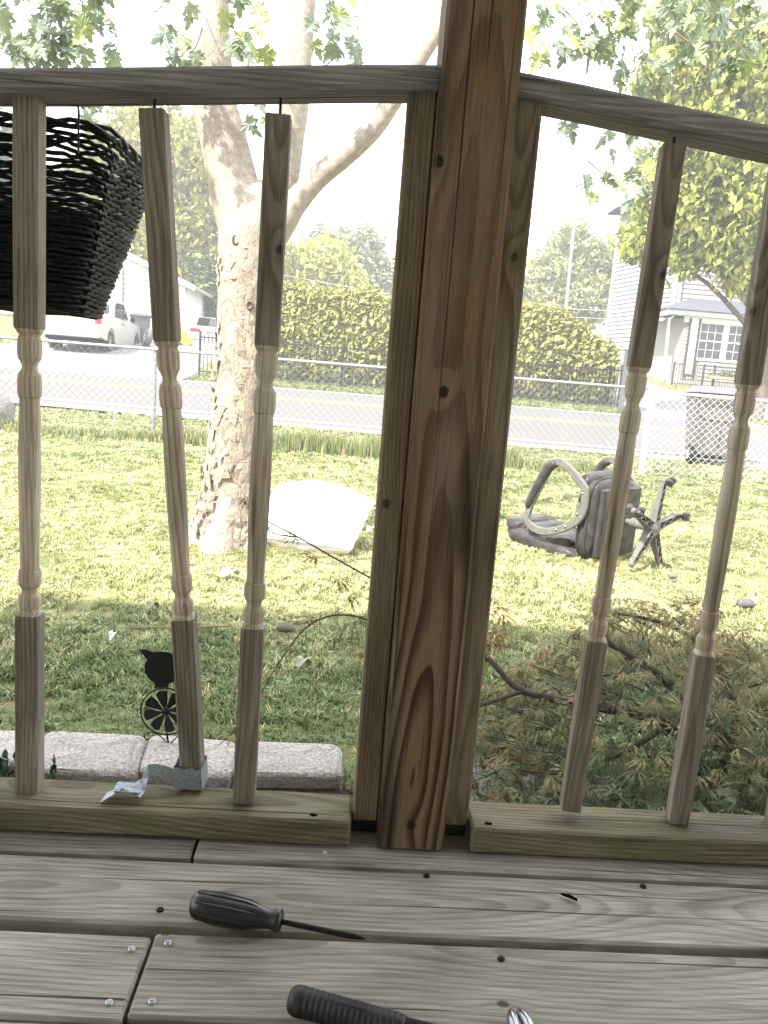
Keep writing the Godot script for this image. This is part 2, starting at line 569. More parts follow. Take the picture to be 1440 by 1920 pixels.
# ------------------------------------------------------------------ porch
func porch() -> void:
	var deck := Node3D.new()
	deck.name = "deck"
	deck.set_meta("kind", "structure")
	add_child(deck)
	var rows := [[-0.066, 0.0735, -0.158], [0.0815, 0.1915, 1.05], [0.2025, 0.3135, -0.171], [0.3245, 0.4365, 0.75], [0.4475, 0.5595, -0.6], [0.5705, 0.6825, 0.3]]
	var z := 0.6935
	while z < 2.5:
		rows.append([z, z + 0.112, rng.randf_range(-0.9, 0.9)])
		z += 0.123
	var dm: Array = []
	for i in 8:
		var tn := 0.93 + 0.02 * (i * 5 % 8)
		var k := [0, 0, 1, 1, 2, 2, 3, 3]
		# keep the ends of the grain picture away from the boards' middles
		var xm: float = 0.0
		if i < 6:
			xm = (-2.0 + rows[k[i]][2]) * 0.5 if i % 2 == 0 else (2.0 + rows[k[i]][2]) * 0.5
		dm.append(wmat(M.deck_tex, Vector3(1.0 / 2.4, 1.0 / 2.4, 1.0 / 0.48), Vector3(0.5 + 0.05 * (i % 5 - 2) + xm / 2.4, 0.2, [0.18, 0.42, 0.60, 0.82, 0.30, 0.70, 0.5, 0.2][i]), Color(tn * 0.96, tn * 0.945, tn * 0.925), 0.8, 0.05))
	var boards: Array = []
	for i in rows.size():
		var r = rows[i]
		for h in 2:
			var x0: float = -2.0 if h == 0 else r[2] + 0.0018
			var x1: float = r[2] - 0.0018 if h == 0 else 2.0
			var st := mb()
			bx(st, Vector3.ZERO, Vector3(x1 - x0, 0.028, r[1] - r[0]), 0.003)
			var b := obj("deck_board", st, dm[(i * 2 + h) % 8], deck)
			b.position = Vector3((x0 + x1) * 0.5, -0.014 - 0.0012 * ((i * 7 + h * 3) % 3), (r[0] + r[1]) * 0.5)
			if i == 2 and h == 0:
				b.rotation.y = -0.006
			boards.append(b)
	# screws: [board index, x, z, tilt]
	for s in [[4, -0.188, 0.224], [5, -0.153, 0.219], [4, -0.189, 0.294], [5, 0.201, 0.222], [2, -0.173, 0.170], [2, 0.406, 0.0905], [5, -0.150, 0.296], [5, 0.206, 0.296], [0, -0.45, 0.03], [2, 0.133, 0.0892]]:
		var b: MeshInstance3D = boards[s[0]]
		var st := mb()
		lathe(st, [Vector2(0.0, 0.0002), Vector2(0.0016, 0.0002), Vector2(0.0018, 0.0016), Vector2(0.0034, 0.0019), Vector2(0.0041, 0.0010), Vector2(0.0043, -0.001)], 14)
		bx(st, Vector3(0, 0.0018, 0), Vector3(0.005, 0.0006, 0.0009))
		bx(st, Vector3(0, 0.00185, 0), Vector3(0.0009, 0.0006, 0.005))
		var sc := obj("screw", st, M.steel if s[0] == 4 or (s[0] == 5 and s[1] < 0) else M.dark_steel, b)
		sc.position = Vector3(s[1], 0, s[2]) - b.position + Vector3(0, 0, 0)
		sc.position.y = 0.0142
		sc.rotation = Vector3(0.08, s[1] * 20.0, 0.05)
	# joists under the boards, and the rim board
	for x in [-1.55, -0.95, -0.17, 0.24, 0.85, 1.5]:
		var st := mb()
		bx(st, Vector3(x, -0.105, 1.2), Vector3(0.038, 0.14, 2.45))
		obj("joist", st, dm[2], deck)
	var rim := mb()
	bx(rim, Vector3(0, -0.11, -0.045), Vector3(4.0, 0.16, 0.035))
	obj("rim_joist", rim, dm[3], deck)
	for x in [-1.9, 0.0, 1.9]:
		var st := mb()
		bx(st, Vector3(x, -0.35, -0.02), Vector3(0.09, 0.32, 0.09))
		obj("pier", st, dm[3], deck)
	# the house behind and the roof overhead, which shade the deck
	var h := thing("porch_house", "white sided house wall behind the deck", "house", Vector3(0, -0.5, 2.62))
	var st := mb()
	bx(st, Vector3(0, 1.9, 0.15), Vector3(9.0, 3.8, 0.3))
	obj("wall", st, M.white_dirty, h)
	st = mb()
	for i in 18:
		bar(st, Vector3(-4.5, 0.45 + i * 0.13, -0.006), Vector3(4.5, 0.45 + i * 0.13, -0.006), 0.13, 0.016, Vector3(0, 1, 0.12))
	obj("siding", st, M.white_dirty, h)
	st = mb()
	bx(st, Vector3(-1.0, 1.55, -0.03), Vector3(0.95, 2.05, 0.06), 0.01)
	obj("door", st, mat(Color(0.35, 0.30, 0.26), 0.5), h)
	var r := thing("porch_roof", "white porch roof carried by the wooden post", "roof", Vector3(0, 2.02, 0))
	st = mb()
	bx(st, Vector3(0, 0.30, 1.15), Vector3(6.0, 0.05, 2.95))
	obj("ceiling", st, M.white_dirty, r)
	st = mb()
	bx(st, Vector3(0, 0.20, 0.0), Vector3(6.0, 0.145, 0.088), 0.003)
	obj("beam", st, M.white_dirty, r)
	st = mb()
	bx(st, Vector3(0, 0.38, 1.15), Vector3(6.3, 0.1, 3.2))
	obj("shingles", st, mat(Color(0.25, 0.24, 0.24), 0.9), r)
	var p := thing("porch_post", "weathered square wooden post between the two railing sections", "post", Vector3(0.1155, 0, 0))
	st = mb()
	bx(st, Vector3(0, 1.074, 0), Vector3(0.0865, 2.142, 0.09), 0.0035)
	obj("shaft", st, M.post, p)

# ------------------------------------------------------------------ railing
func baluster_mesh() -> ArrayMesh:
	var prof := [[0.0, 0.03], [0.231, 0.03], [0.2335, 0.0232], [0.2375, 0.0185], [0.2405, 0.0150], [0.2425, 0.0130], [0.2445, 0.0126], [0.2462, 0.0136], [0.2500, 0.0147], [0.2560, 0.0149], [0.2600, 0.0143], [0.2625, 0.0122], [0.2650, 0.0104], [0.2680, 0.0101], [0.2712, 0.0112], [0.2740, 0.0136], [0.2780, 0.0147], [0.2850, 0.0150], [0.2915, 0.0147], [0.2945, 0.0138], [0.2955, 0.0124], [0.3000, 0.0122], [0.3300, 0.0128], [0.3700, 0.0138], [0.4050, 0.0143], [0.4400, 0.0142], [0.4750, 0.0136], [0.5050, 0.0127], [0.5065, 0.0142], [0.5100, 0.0149], [0.5190, 0.0152], [0.5290, 0.0150], [0.5325, 0.0140], [0.5360, 0.0112], [0.5400, 0.0097], [0.5440, 0.0099], [0.5480, 0.0118], [0.5520, 0.0143], [0.5570, 0.0152], [0.5660, 0.0153], [0.5740, 0.0149], [0.5765, 0.0130], [0.5790, 0.0134], [0.5815, 0.0158], [0.5850, 0.0190], [0.5875, 0.0232], [0.59, 0.03], [0.839, 0.03]]
	var hs := 0.0140
	var turned_glare := Color(1.0, 0.97, 0.93)  # turned wood lighter than the blocks, surrounding glare put into its colour
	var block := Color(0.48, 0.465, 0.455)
	var st := mb()
	var ang: Array = []
	for q in 4:
		for a in [-40.5, -30.0, -18.0, -6.0, 6.0, 18.0, 30.0, 40.5]:
			ang.append(deg_to_rad(q * 90.0 + a))
	var prev: Array = []
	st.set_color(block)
	for i in prof.size():
		var ring: Array = []
		for a in ang:
			var sq: float = hs / maxf(absf(cos(a)), absf(sin(a)))
			var r: float = minf(sq, prof[i][1] * 0.9)
			ring.append(Vector3(cos(a) * r, prof[i][0], sin(a) * r))
		if i > 0:
			var round_: bool = prof[i][1] < 0.0165 and prof[i - 1][1] < 0.0165
			var steep: bool = absf(prof[i][1] - prof[i - 1][1]) > 0.55 * (prof[i][0] - prof[i - 1][0])
			st.set_smooth_group((0 if not steep else 1) if round_ else -1)
			st.set_color(turned_glare if prof[i][0] > 0.24 and prof[i][0] < 0.586 else block)
			for k in ang.size():
				var k2 := (k + 1) % ang.size()
				var m: Vector3 = ring[k] + ring[k2] + prev[k] + prev[k2]
				var sl: float = prof[i - 1][1] - prof[i][1]
				quad(st, prev[k], prev[k2], ring[k2], ring[k], Vector3(m.x, sl * 2.0 if round_ else 0.0, m.z))
		if i == 0 or i == prof.size() - 1:
			st.set_smooth_group(-1)
			for k in ang.size() - 2:
				tri(st, ring[0], ring[k + 1], ring[k + 2], Vector3.DOWN if i == 0 else Vector3.UP)
		prev = ring
	st.generate_normals()
	return st.commit()

func rail_top(x: float) -> float:
	var k := [[-2.2, 0.862], [-1.2, 0.864], [-0.8, 0.873], [-0.4, 0.897], [-0.16, 0.9215], [0.08, 0.9445], [0.17, 0.9445], [0.31, 0.930], [0.46, 0.914], [0.7, 0.892], [1.1, 0.872], [2.2, 0.866]]
	for i in k.size() - 1:
		if x <= k[i + 1][0]:
			var p0: float = k[maxi(i - 1, 0)][1]
			var p3: float = k[mini(i + 2, k.size() - 1)][1]
			var t: float = (x - k[i][0]) / (k[i + 1][0] - k[i][0])
			return lerpf(lerpf(k[i][1], k[i + 1][1], t), cubic_interpolate(k[i][1], k[i + 1][1], p0, p3, t), 0.5)
	return 0.866

func bent_rail(x0: float, x1: float) -> SurfaceTool:
	var st := mb()
	var n := 24
	var c := 0.0045
	var sec := [Vector2(0.032, -c), Vector2(0.032 - c, 0), Vector2(-0.021 + c, 0), Vector2(-0.021, -c), Vector2(-0.021, -0.0255 + c), Vector2(-0.021 + c, -0.0255), Vector2(0.032 - c, -0.0255), Vector2(0.032, -0.0255 + c)]
	for i in n + 1:
		var x := lerpf(x0, x1, float(i) / n)
		if i == 0 or i == n:
			for k in 6:
				tri(st, Vector3(x, rail_top(x) + sec[0].y, sec[0].x), Vector3(x, rail_top(x) + sec[k + 1].y, sec[k + 1].x), Vector3(x, rail_top(x) + sec[k + 2].y, sec[k + 2].x), Vector3(-1 if i == 0 else 1, 0, 0))
		if i < n:
			var xb := lerpf(x0, x1, float(i + 1) / n)
			for k in 8:
				var a: Vector2 = sec[k]
				var b: Vector2 = sec[(k + 1) % 8]
				var m: Vector2 = (a + b) * 0.5 - Vector2(0.0055, -0.0127)
				quad(st, Vector3(x, rail_top(x) + a.y, a.x), Vector3(xb, rail_top(xb) + a.y, a.x), Vector3(xb, rail_top(xb) + b.y, b.x), Vector3(x, rail_top(x) + b.y, b.x), Vector3(0, m.y, m.x))
	return st

func railing() -> void:
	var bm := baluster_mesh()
	var um: Array = []
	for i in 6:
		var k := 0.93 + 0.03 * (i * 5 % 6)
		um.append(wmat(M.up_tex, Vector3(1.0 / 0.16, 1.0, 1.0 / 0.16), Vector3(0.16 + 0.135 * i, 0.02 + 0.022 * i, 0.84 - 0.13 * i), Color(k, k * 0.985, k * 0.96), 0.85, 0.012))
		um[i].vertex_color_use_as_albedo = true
	var rm: Array = []
	for i in 4:
		rm.append(wmat(M.side_tex if i < 2 else M.moss_tex, Vector3(0.5, 1.0 / 0.32, 1.0 / 0.32), Vector3([0.62, 0.42, 0.16, 0.98][i], 0.2 + 0.2 * i, 0.2 + 0.2 * i), Color(0.98, 0.97, 1.0) if i < 2 else Color(0.86, 0.83, 0.78), 0.8, 0.06))
	var em: Array = []
	for i in 2:
		em.append(wmat(M.up_tex, Vector3(1.0 / 0.16, 1.0, 1.0 / 0.16), Vector3(0.22 + 0.4 * i, 0.03, 0.7 - 0.3 * i), Color(0.74, 0.69, 0.62), 0.85, 0.02))
	var spec := [
		["railing", "grey wooden railing section left of the post, with taped leaning baluster", -1.9, 0.0715, [[-0.521, 0.0, 0.039, 0.0], [-0.3825, 0.0, 0.039, 0.0], [-0.177, 0.081, 0.0400, -0.030], [-0.1045, 0.0, 0.0415, 0.003]], [-1.9, 0.037], 0.0555, 0],
		["railing", "grey wooden railing section right of the post, shrub behind it", 0.1595, 1.9, [[0.331, -0.024, 0.0515, 0.0], [0.480, -0.006, 0.041, 0.0], [0.620, 0.0, 0.039, 0.0], [0.758, 0.0, 0.039, 0.0]], [0.1935, 1.9], 0.1757, 3],
	]
	for s in spec:
		var t := thing(s[0], s[1], "railing", Vector3.ZERO, "railing sections either side of the post")
		obj("top_rail", bent_rail(s[2], s[3]), rm[0] if s[7] == 0 else rm[1], t)
		var st := mb()
		var bl: float = s[5][1] - s[5][0]
		bx(st, Vector3.ZERO, Vector3(bl, 0.035, 0.0695), 0.003)
		var br := obj("bottom_rail", st, rm[2] if s[7] == 0 else rm[3], t)
		br.position = Vector3((s[5][0] + s[5][1]) * 0.5, 0.0215, 0.0103)
		st = mb()
		var ex: float = s[6]
		bx(st, Vector3(0, 0.474, 0), Vector3(0.0325, 0.897, 0.033), 0.0025)
		var ep := obj("end_post", st, em[0 if s[7] == 0 else 1], t)
		ep.position = Vector3(ex, 0.0, 0.003)
		st = mb()
		bx(st, Vector3(0, 0.011, -0.022), Vector3(0.036, 0.021, 0.05), 0.002)
		bx(st, Vector3(0, 0.013, 0.0045), Vector3(0.034, 0.025, 0.003))  # dark block set behind the gap under the end piece
		obj("gap_block", st, mat(Color(0.09, 0.085, 0.08), 0.8), t).position = Vector3(ex, 0.0, -0.004)
		ep.set_meta("label", "square end piece against the post, hanging clear of the deck")
		var i := 0
		for b in s[4]:
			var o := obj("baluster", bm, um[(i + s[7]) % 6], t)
			o.position = Vector3(b[0], b[2], b[3] + 0.003)
			o.rotation = Vector3(0.035 if b[1] > 0.05 else 0.0, [0.0, 0.02, -0.03, 0.015][i] if s[7] == 0 else [-0.12, -0.15, -0.13, -0.14][i], b[1])
			if s[7] == 3:
				o.scale = Vector3(0.91, 1.0, 0.91)
			if b[1] > 0.05:
				o.set_meta("label", "loose leaning baluster wrapped in tape at its foot")
			var topx: float = b[0] - b[1] * 0.84
			var top: float = b[2] + 0.838
			var und := rail_top(topx) - 0.0215
			if und - top > 0.004 and absf(topx) < 0.6:
				st = mb()
				lathe(st, [Vector2(0.0017, und - top + 0.004), Vector2(0.0016, -0.004)], 8)
				obj("screw", st, M.dark_steel, t).position = Vector3(topx + 0.001, top, 0.004)
			i += 1
		st = mb()
		var kx: float = 0.216 if s[7] == 3 else -0.012
		ball(st, Vector3(kx, 0.0392, 0.032), Vector3(0.0055, 0.0008, 0.0035), 0.2, 12, 6)
		obj("nail_hole", st, M.dark, t)
	# duct tape: a band round the leaning baluster, and its crumpled loose end
	var tp := thing("duct_tape", "silver duct tape wrapped round the foot of the leaning baluster", "tape", Vector3(-0.18, 0.047, -0.026))
	var st := mb()
	st.set_smooth_group(0)
	var loop := [Vector2(-0.0175, 0.0195), Vector2(0.0185, 0.0200), Vector2(0.0195, -0.017), Vector2(-0.0175, -0.018)]
	for k in 4:
		var a: Vector2 = loop[k]
		var b: Vector2 = loop[(k + 1) % 4]
		for u in 6:
			var p := a.lerp(b, u / 6.0)
			var q := a.lerp(b, (u + 1) / 6.0)
			var w1 := 0.0008 * sin(u * 2.1 + k)
			var w2 := 0.0008 * sin((u + 1) * 2.1 + k)
			quad(st, Vector3(p.x, -0.004, p.y + w1), Vector3(q.x, -0.004, q.y + w2), Vector3(q.x - 0.003, 0.026 + w2 * 3.0, q.y + w2), Vector3(p.x - 0.003, 0.026 + w1 * 3.0, p.y + w1), Vector3(p.x, 0, p.y))
	M.tape = tri_mat(noisetex(Color(0.50, 0.53, 0.56), Color(0.66, 0.69, 0.72), 0.04, 9), Vector3(20, 20, 20), 0.33)
	M.tape.metallic = 0.35
	M.tape.cull_mode = BaseMaterial3D.CULL_DISABLED
	obj("band", st, M.tape, tp)
	st = mb()
	# flap leaving the baluster to the left, bending down on to the rail and folding
	var c := [[Vector3(-0.018, -0.002, 0.0185), Vector3(-0.02, 0.024, 0.0185)], [Vector3(-0.03, 0.006, 0.016), Vector3(-0.031, 0.026, 0.015)], [Vector3(-0.045, 0.012, 0.014), Vector3(-0.047, 0.026, 0.011)], [Vector3(-0.054, 0.008, 0.016), Vector3(-0.056, 0.024, 0.010)], [Vector3(-0.056, -0.003, 0.026), Vector3(-0.064, 0.004, 0.012)], [Vector3(-0.052, 0.002, 0.040), Vector3(-0.074, 0.003, 0.030)], [Vector3(-0.055, 0.0005, 0.052), Vector3(-0.084, 0.008, 0.040)]]
	for i in c.size() - 1:
		quad(st, c[i][0], c[i + 1][0], c[i + 1][1], c[i][1], Vector3(0, 0.5, 1))
	for f in [[Vector3(-0.058, 0.006, 0.026), Vector3(-0.092, 0.004, 0.022), Vector3(-0.094, 0.0, 0.036), Vector3(-0.056, 0.0015, 0.040)], [Vector3(-0.056, 0.0015, 0.040), Vector3(-0.090, -0.004, 0.036), Vector3(-0.092, 0.007, 0.050), Vector3(-0.058, 0.006, 0.050)], [Vector3(-0.080, 0.002, 0.024), Vector3(-0.102, -0.005, 0.034), Vector3(-0.103, -0.004, 0.060), Vector3(-0.086, 0.004, 0.052)]]:
		quad(st, f[0], f[1], f[2], f[3], Vector3(0, 1, 0.4))
	obj("loose_end", st, M.tape, tp)

# ------------------------------------------------------------------ hanging basket
func basket() -> void:
	var t := thing("wicker_basket", "black woven wicker planter hung on the outside of the rail", "basket", Vector3(-0.635, 0.653, -0.23))
	var path := func(inset: float) -> Array:
		var hx: float = 0.31 - inset
		var hz := 0.145 - inset
		var r := 0.042
		var o: Array = []
		for q in [[hx - r, hz - r, 0.0], [-(hx - r), hz - r, 90.0], [-(hx - r), -(hz - r), 180.0], [hx - r, -(hz - r), 270.0]]:
			for k in 5:
				var a := deg_to_rad(q[2] + k * 22.5)
				o.append(Vector3(q[0] + cos(a) * r, 0, q[1] + sin(a) * r))
		o.append(o[0])
		return o
	var dense := func(p: Array, step: float) -> Array:
		var o: Array = []
		for i in p.size() - 1:
			var n := maxi(1, int(ceil((p[i + 1] - p[i]).length() / step)))
			for k in n:
				o.append(p[i].lerp(p[i + 1], float(k) / n))
		o.append(p[0])
		return o
	M.wicker = tri_mat(noisetex(Color(0.035, 0.037, 0.038), Color(0.10, 0.10, 0.098), 0.06, 77), Vector3(12, 12, 12), 0.42)
	var st := mb()
	var rows := 36
	for k in rows:
		var f := float(k) / (rows - 1)
		var y := 0.006 + 0.216 * f
		var p: Array = dense.call(path.call(0.062 * (1.0 - f) + 0.004), 0.0145)
		var q: Array = []
		for i in p.size():
			var v: Vector3 = p[i]
			var n := Vector3(v.x * 0.3, 0, v.z * 1.6).normalized()
			var wv := 0.0032 * (1.0 if (i + k) % 2 == 0 else -1.0)
			var open_ := 0.0050 if f > 0.62 else 0.0024
			var e := v + n * wv
			e.y = y + open_ * nz.get_noise_3d(v.x * 16.0, k * 3.7, v.z * 16.0) * 1.5
			q.append(e)
		q[q.size() - 1] = q[0]
		tube(st, q, 0.0038 if f < 0.6 else 0.0031, 5, true, false, 1.0)
	var w := obj("woven_wall", st, M.wicker, t)
	stuff(w)
	st = mb()
	var po: Array = dense.call(path.call(0.002), 0.02)
	for s in 2:
		var q: Array = []
		for i in po.size():
			var a := i * 1.25 + s * PI
			q.append(po[i] + Vector3(0, 0.226 + 0.0045 * sin(a), 0) + Vector3(po[i].x, 0, po[i].z).normalized() * 0.0045 * cos(a))
		q[q.size() - 1] = q[0]
		tube(st, q, 0.0031, 6, true, false)
	obj("rim", st, M.wicker, t)
	st = mb()
	var st2 := mb()
	var pa: Array = path.call(0.075)
	var pb: Array = path.call(0.044)
	for i in pa.size() - 1:
		quad(st, pa[i] + Vector3(0, 0.004, 0), pa[i + 1] + Vector3(0, 0.004, 0), pb[i + 1] + Vector3(0, 0.135, 0), pb[i] + Vector3(0, 0.135, 0), pa[i])
		tri(st, Vector3(0, 0.004, 0), pa[i] + Vector3(0, 0.004, 0), pa[i + 1] + Vector3(0, 0.004, 0), Vector3.DOWN)
		tri(st2, Vector3(0, 0.125, 0), pb[i] + Vector3(0, 0.118, 0), pb[i + 1] + Vector3(0, 0.118, 0), Vector3.UP)
	obj("liner", st, M.dark, t)
	obj("soil", st2, tri_mat(noisetex(Color(0.08, 0.06, 0.045), Color(0.17, 0.13, 0.10), 0.08, 7), Vector3(6, 6, 6), 0.95), t)
	for x in [-0.20, 0.13, 0.278]:
		st = mb()
		var hk := [Vector3(x, 0.19, 0.150), Vector3(x + 0.002, 0.222, 0.156), Vector3(x + 0.006, 0.234, 0.170), Vector3(x + 0.004, 0.242, 0.195), Vector3(x, 0.242, 0.212)]
		var dy := rail_top(x - 0.635) - 0.648 - 0.249
		for i in range(2, hk.size()):
			hk[i].y += dy
		tube(st, spline(hk, 4), 0.0015, 7)
		obj("hook", st, M.black_metal, t)
	st = mb()
	tube(st, [Vector3(0.145, 0.006, 0.10), Vector3(0.150, -0.006, 0.105), Vector3(0.156, -0.012, 0.106)], [0.006, 0.007, 0.004], 7)
	obj("drain_plug", st, M.wicker, t)

# ------------------------------------------------------------------ foliage meshes
func maple_leaf(sd: int) -> ArrayMesh:
	var r := RandomNumberGenerator.new()
	r.seed = sd
	var half := [Vector2(0.0, 0.0), Vector2(0.13, -0.06), Vector2(0.36, -0.08), Vector2(0.27, 0.06), Vector2(0.52, 0.15), Vector2(0.36, 0.22), Vector2(0.50, 0.44), Vector2(0.30, 0.36), Vector2(0.15, 0.38), Vector2(0.27, 0.64), Vector2(0.12, 0.64), Vector2(0.11, 0.84), Vector2(0.0, 1.0)]
	var pts: Array = []
	for p in half:
		pts.append(p)
	for i in range(half.size() - 2, 0, -1):
		pts.append(Vector2(-half[i].x, half[i].y))
	var st := mb()
	var bend := r.randf_range(-0.35, 0.1)
	var fold := r.randf_range(-0.1, 0.35)
	var f := func(p: Vector2) -> Vector3:
		return Vector3(p.x, p.y, bend * p.y * p.y + fold * absf(p.x) + 0.05 * sin(p.x * 9.0 + sd))
	var cen: Vector3 = f.call(Vector2(0, 0.22))
	var cu: Vector3 = f.call(Vector2(0, 0.5))
	for i in pts.size():
		var a: Vector2 = pts[i]
		var b: Vector2 = pts[(i + 1) % pts.size()]
		var c0: Vector3 = cu if (a.y + b.y) * 0.5 > 0.4 else cen
		tri(st, c0, f.call(a), f.call(b), Vector3(0, 0, 1))
		if i == 7 or i == 15:
			tri(st, cen, cu, f.call(b if i == 7 else a), Vector3(0, 0, 1))
	bar(st, Vector3(0, 0.05, 0), Vector3(0, -0.45, 0.03), 0.02, 0.02)
	st.generate_normals()
	return st.commit()

func clump(sd: int, n: int, size: float) -> ArrayMesh:
	# a spray of small leaves within a unit sphere
	var r := RandomNumberGenerator.new()
	r.seed = sd
	var st := mb()
	for i in n:
		var d := Vector3(r.randfn(), r.randfn(), r.randfn()).normalized() * pow(r.randf(), 0.5)
		var b := Basis.from_euler(Vector3(r.randf_range(-1.0, 1.0), r.randf() * TAU, r.randf_range(-0.6, 0.6)))
		var s := size * r.randf_range(0.7, 1.3)
		var nn := b * Vector3.UP
		tri(st, d + b * Vector3(0, 0, -s), d + b * Vector3(s * 0.55, s * 0.1, 0), d + b * Vector3(0, -s * 0.12, s), nn)
		tri(st, d + b * Vector3(0, 0, -s), d + b * Vector3(0, -s * 0.12, s), d + b * Vector3(-s * 0.55, s * 0.1, 0), nn)
	st.generate_normals()
	return st.commit()

func crown(parent: Node, blobs: Array, per: float, size: float, c1: Color, c2: Color, mesh: ArrayMesh, called := "crown") -> void:
	var xf: Array = []
	var cc: Array = []
	for b in blobs:
		var r: float = b[3]
		var n := int(per * 1.35 * r * r)
		for i in n:
			var d := Vector3(rng.randfn(), rng.randfn(), rng.randfn()).normalized()
			var k := 0.35 + 0.75 * pow(rng.randf(), 0.55)
			k *= 1.0 + 0.28 * nz.get_noise_3d(d.x * 2.2 + b[0], d.y * 2.2 + b[1], d.z * 2.2)
			var p := Vector3(b[0], b[1], b[2]) + d * Vector3(1, 0.85, 0.9) * r * k
			# leave holes so that the sky shows through
			if nz.get_noise_3dv(p * (1.9 / r)) < -0.12:
				continue
			xf.append(Transform3D(Basis.from_euler(Vector3(rng.randf_range(-0.7, 0.7), rng.randf() * TAU, rng.randf_range(-0.5, 0.5))).scaled(Vector3.ONE * size * rng.randf_range(0.45, 1.0) * (1.7 if rng.randf() < 0.3 else 1.0)), p))
			var t := clampf(0.5 + 0.9 * nz.get_noise_3dv(p * (1.1 / r) + Vector3(9, 3, 1)) + rng.randf_range(-0.25, 0.25), 0.0, 1.0)
			cc.append(c1.lerp(c2, t))
	multi(called, mesh, xf, cc, M.needle, parent)

func limb(st: SurfaceTool, p: Array, r: Array, n := 6, sides := 10) -> void:
	tube(st, spline(p, n), spline(r, n), sides)

func simple_tree(called: String, label: String, base: Vector3, h: float, r: float, blobs: Array, per: float, size: float, c1: Color, c2: Color, group := "") -> void:
	var t := thing(called, label, "tree", base, group)
	var st := mb()
	var top := base.y + h
	limb(st, [Vector3(0, -0.3, 0), Vector3(0.05, h * 0.3, 0), Vector3(-0.1, h * 0.6, 0.05), Vector3(0.05, h * 0.95, 0)], [r * 1.25, r, r * 0.7, r * 0.15])
	var loc: Array = []
	for b in blobs:
		loc.append([b[0] - base.x, b[1] - base.y, b[2] - base.z, b[3]])
		var e := Vector3(b[0], b[1], b[2]) - base
		var s := Vector3(0, clampf(e.y - e.length() * 0.35, h * 0.2, h * 0.8), 0)
		limb(st, [s, s.lerp(e, 0.5) + Vector3(0, 0.05 * h, 0), e], [r * 0.45, r * 0.28, r * 0.06], 4, 6)
	obj("trunk", st, M.bark_plain, t)
	crown(t, loc, per, size, c1, c2, clump(base.x * 7 + 3, 9, 0.42))

# ------------------------------------------------------------------ the tree in the yard
func bark_texture() -> ImageTexture:
	var W := 384
	var H := 1024
	var cell := FastNoiseLite.new()
	cell.noise_type = FastNoiseLite.TYPE_CELLULAR
	cell.cellular_return_type = FastNoiseLite.RETURN_CELL_VALUE
	cell.frequency = 1.0
	cell.seed = 5
	var edge := FastNoiseLite.new()
	edge.noise_type = FastNoiseLite.TYPE_CELLULAR
	edge.cellular_return_type = FastNoiseLite.RETURN_DISTANCE2_SUB
	edge.frequency = 1.0
	edge.seed = 5
	var data := PackedByteArray()
	data.resize(W * H * 3)
	for j in H:
		for i in W:
			var a := TAU * i / W
			var x := cos(a) * 0.16
			var z := sin(a) * 0.16
			var y := 3.4 * j / H
			var wx := 0.02 * nf.get_noise_3d(x * 14.0, y * 9.0, z * 14.0)
			var cv := cell.get_noise_3d((x + wx) * 26.0, (y + wx) * 8.0, (z + wx) * 26.0)
			var ed := edge.get_noise_3d((x + wx) * 26.0, (y + wx) * 8.0, (z + wx) * 26.0)
			var m := nz.get_noise_3d(x * 5.0, y * 2.2, z * 5.0)
			var fi := nf.get_noise_3d(x * 130.0, y * 70.0, z * 130.0)
			var rough := 1.0 - smoothstep(1.35, 2.05, y + 0.35 * m)      # bark peels in plates low down, smooth above
			var c := Color(0.66, 0.615, 0.565).lerp(Color(0.57, 0.525, 0.48), clampf(0.5 + m, 0, 1))
			if rough > 0.0:
				var pc := Color(0.62, 0.565, 0.51)
				if cv > 0.62 and y > 0.35:
					pc = Color(0.76, 0.60, 0.45)
				elif cv > 0.15:
					pc = Color(0.70, 0.64, 0.57)
				elif cv < -0.6:
					pc = Color(0.54, 0.50, 0.46)
				pc = pc * (1.0 - 0.28 * (1.0 - smoothstep(-0.95, -0.78, ed)))
				c = c.lerp(pc, rough * clampf(0.85 + m, 0.3, 1.0))
			else:
				c = c * (1.0 + 0.03 * sin(y * 120.0 + 6.0 * m))
			c = c * (1.0 + 0.16 * fi)
			var o := (j * W + i) * 3
			data[o] = int(clampf(c.r, 0, 1) * 255.0)
			data[o + 1] = int(clampf(c.g, 0, 1) * 255.0)
			data[o + 2] = int(clampf(c.b, 0, 1) * 255.0)
	return ImageTexture.create_from_image(Image.create_from_data(W, H, false, Image.FORMAT_RGB8, data))

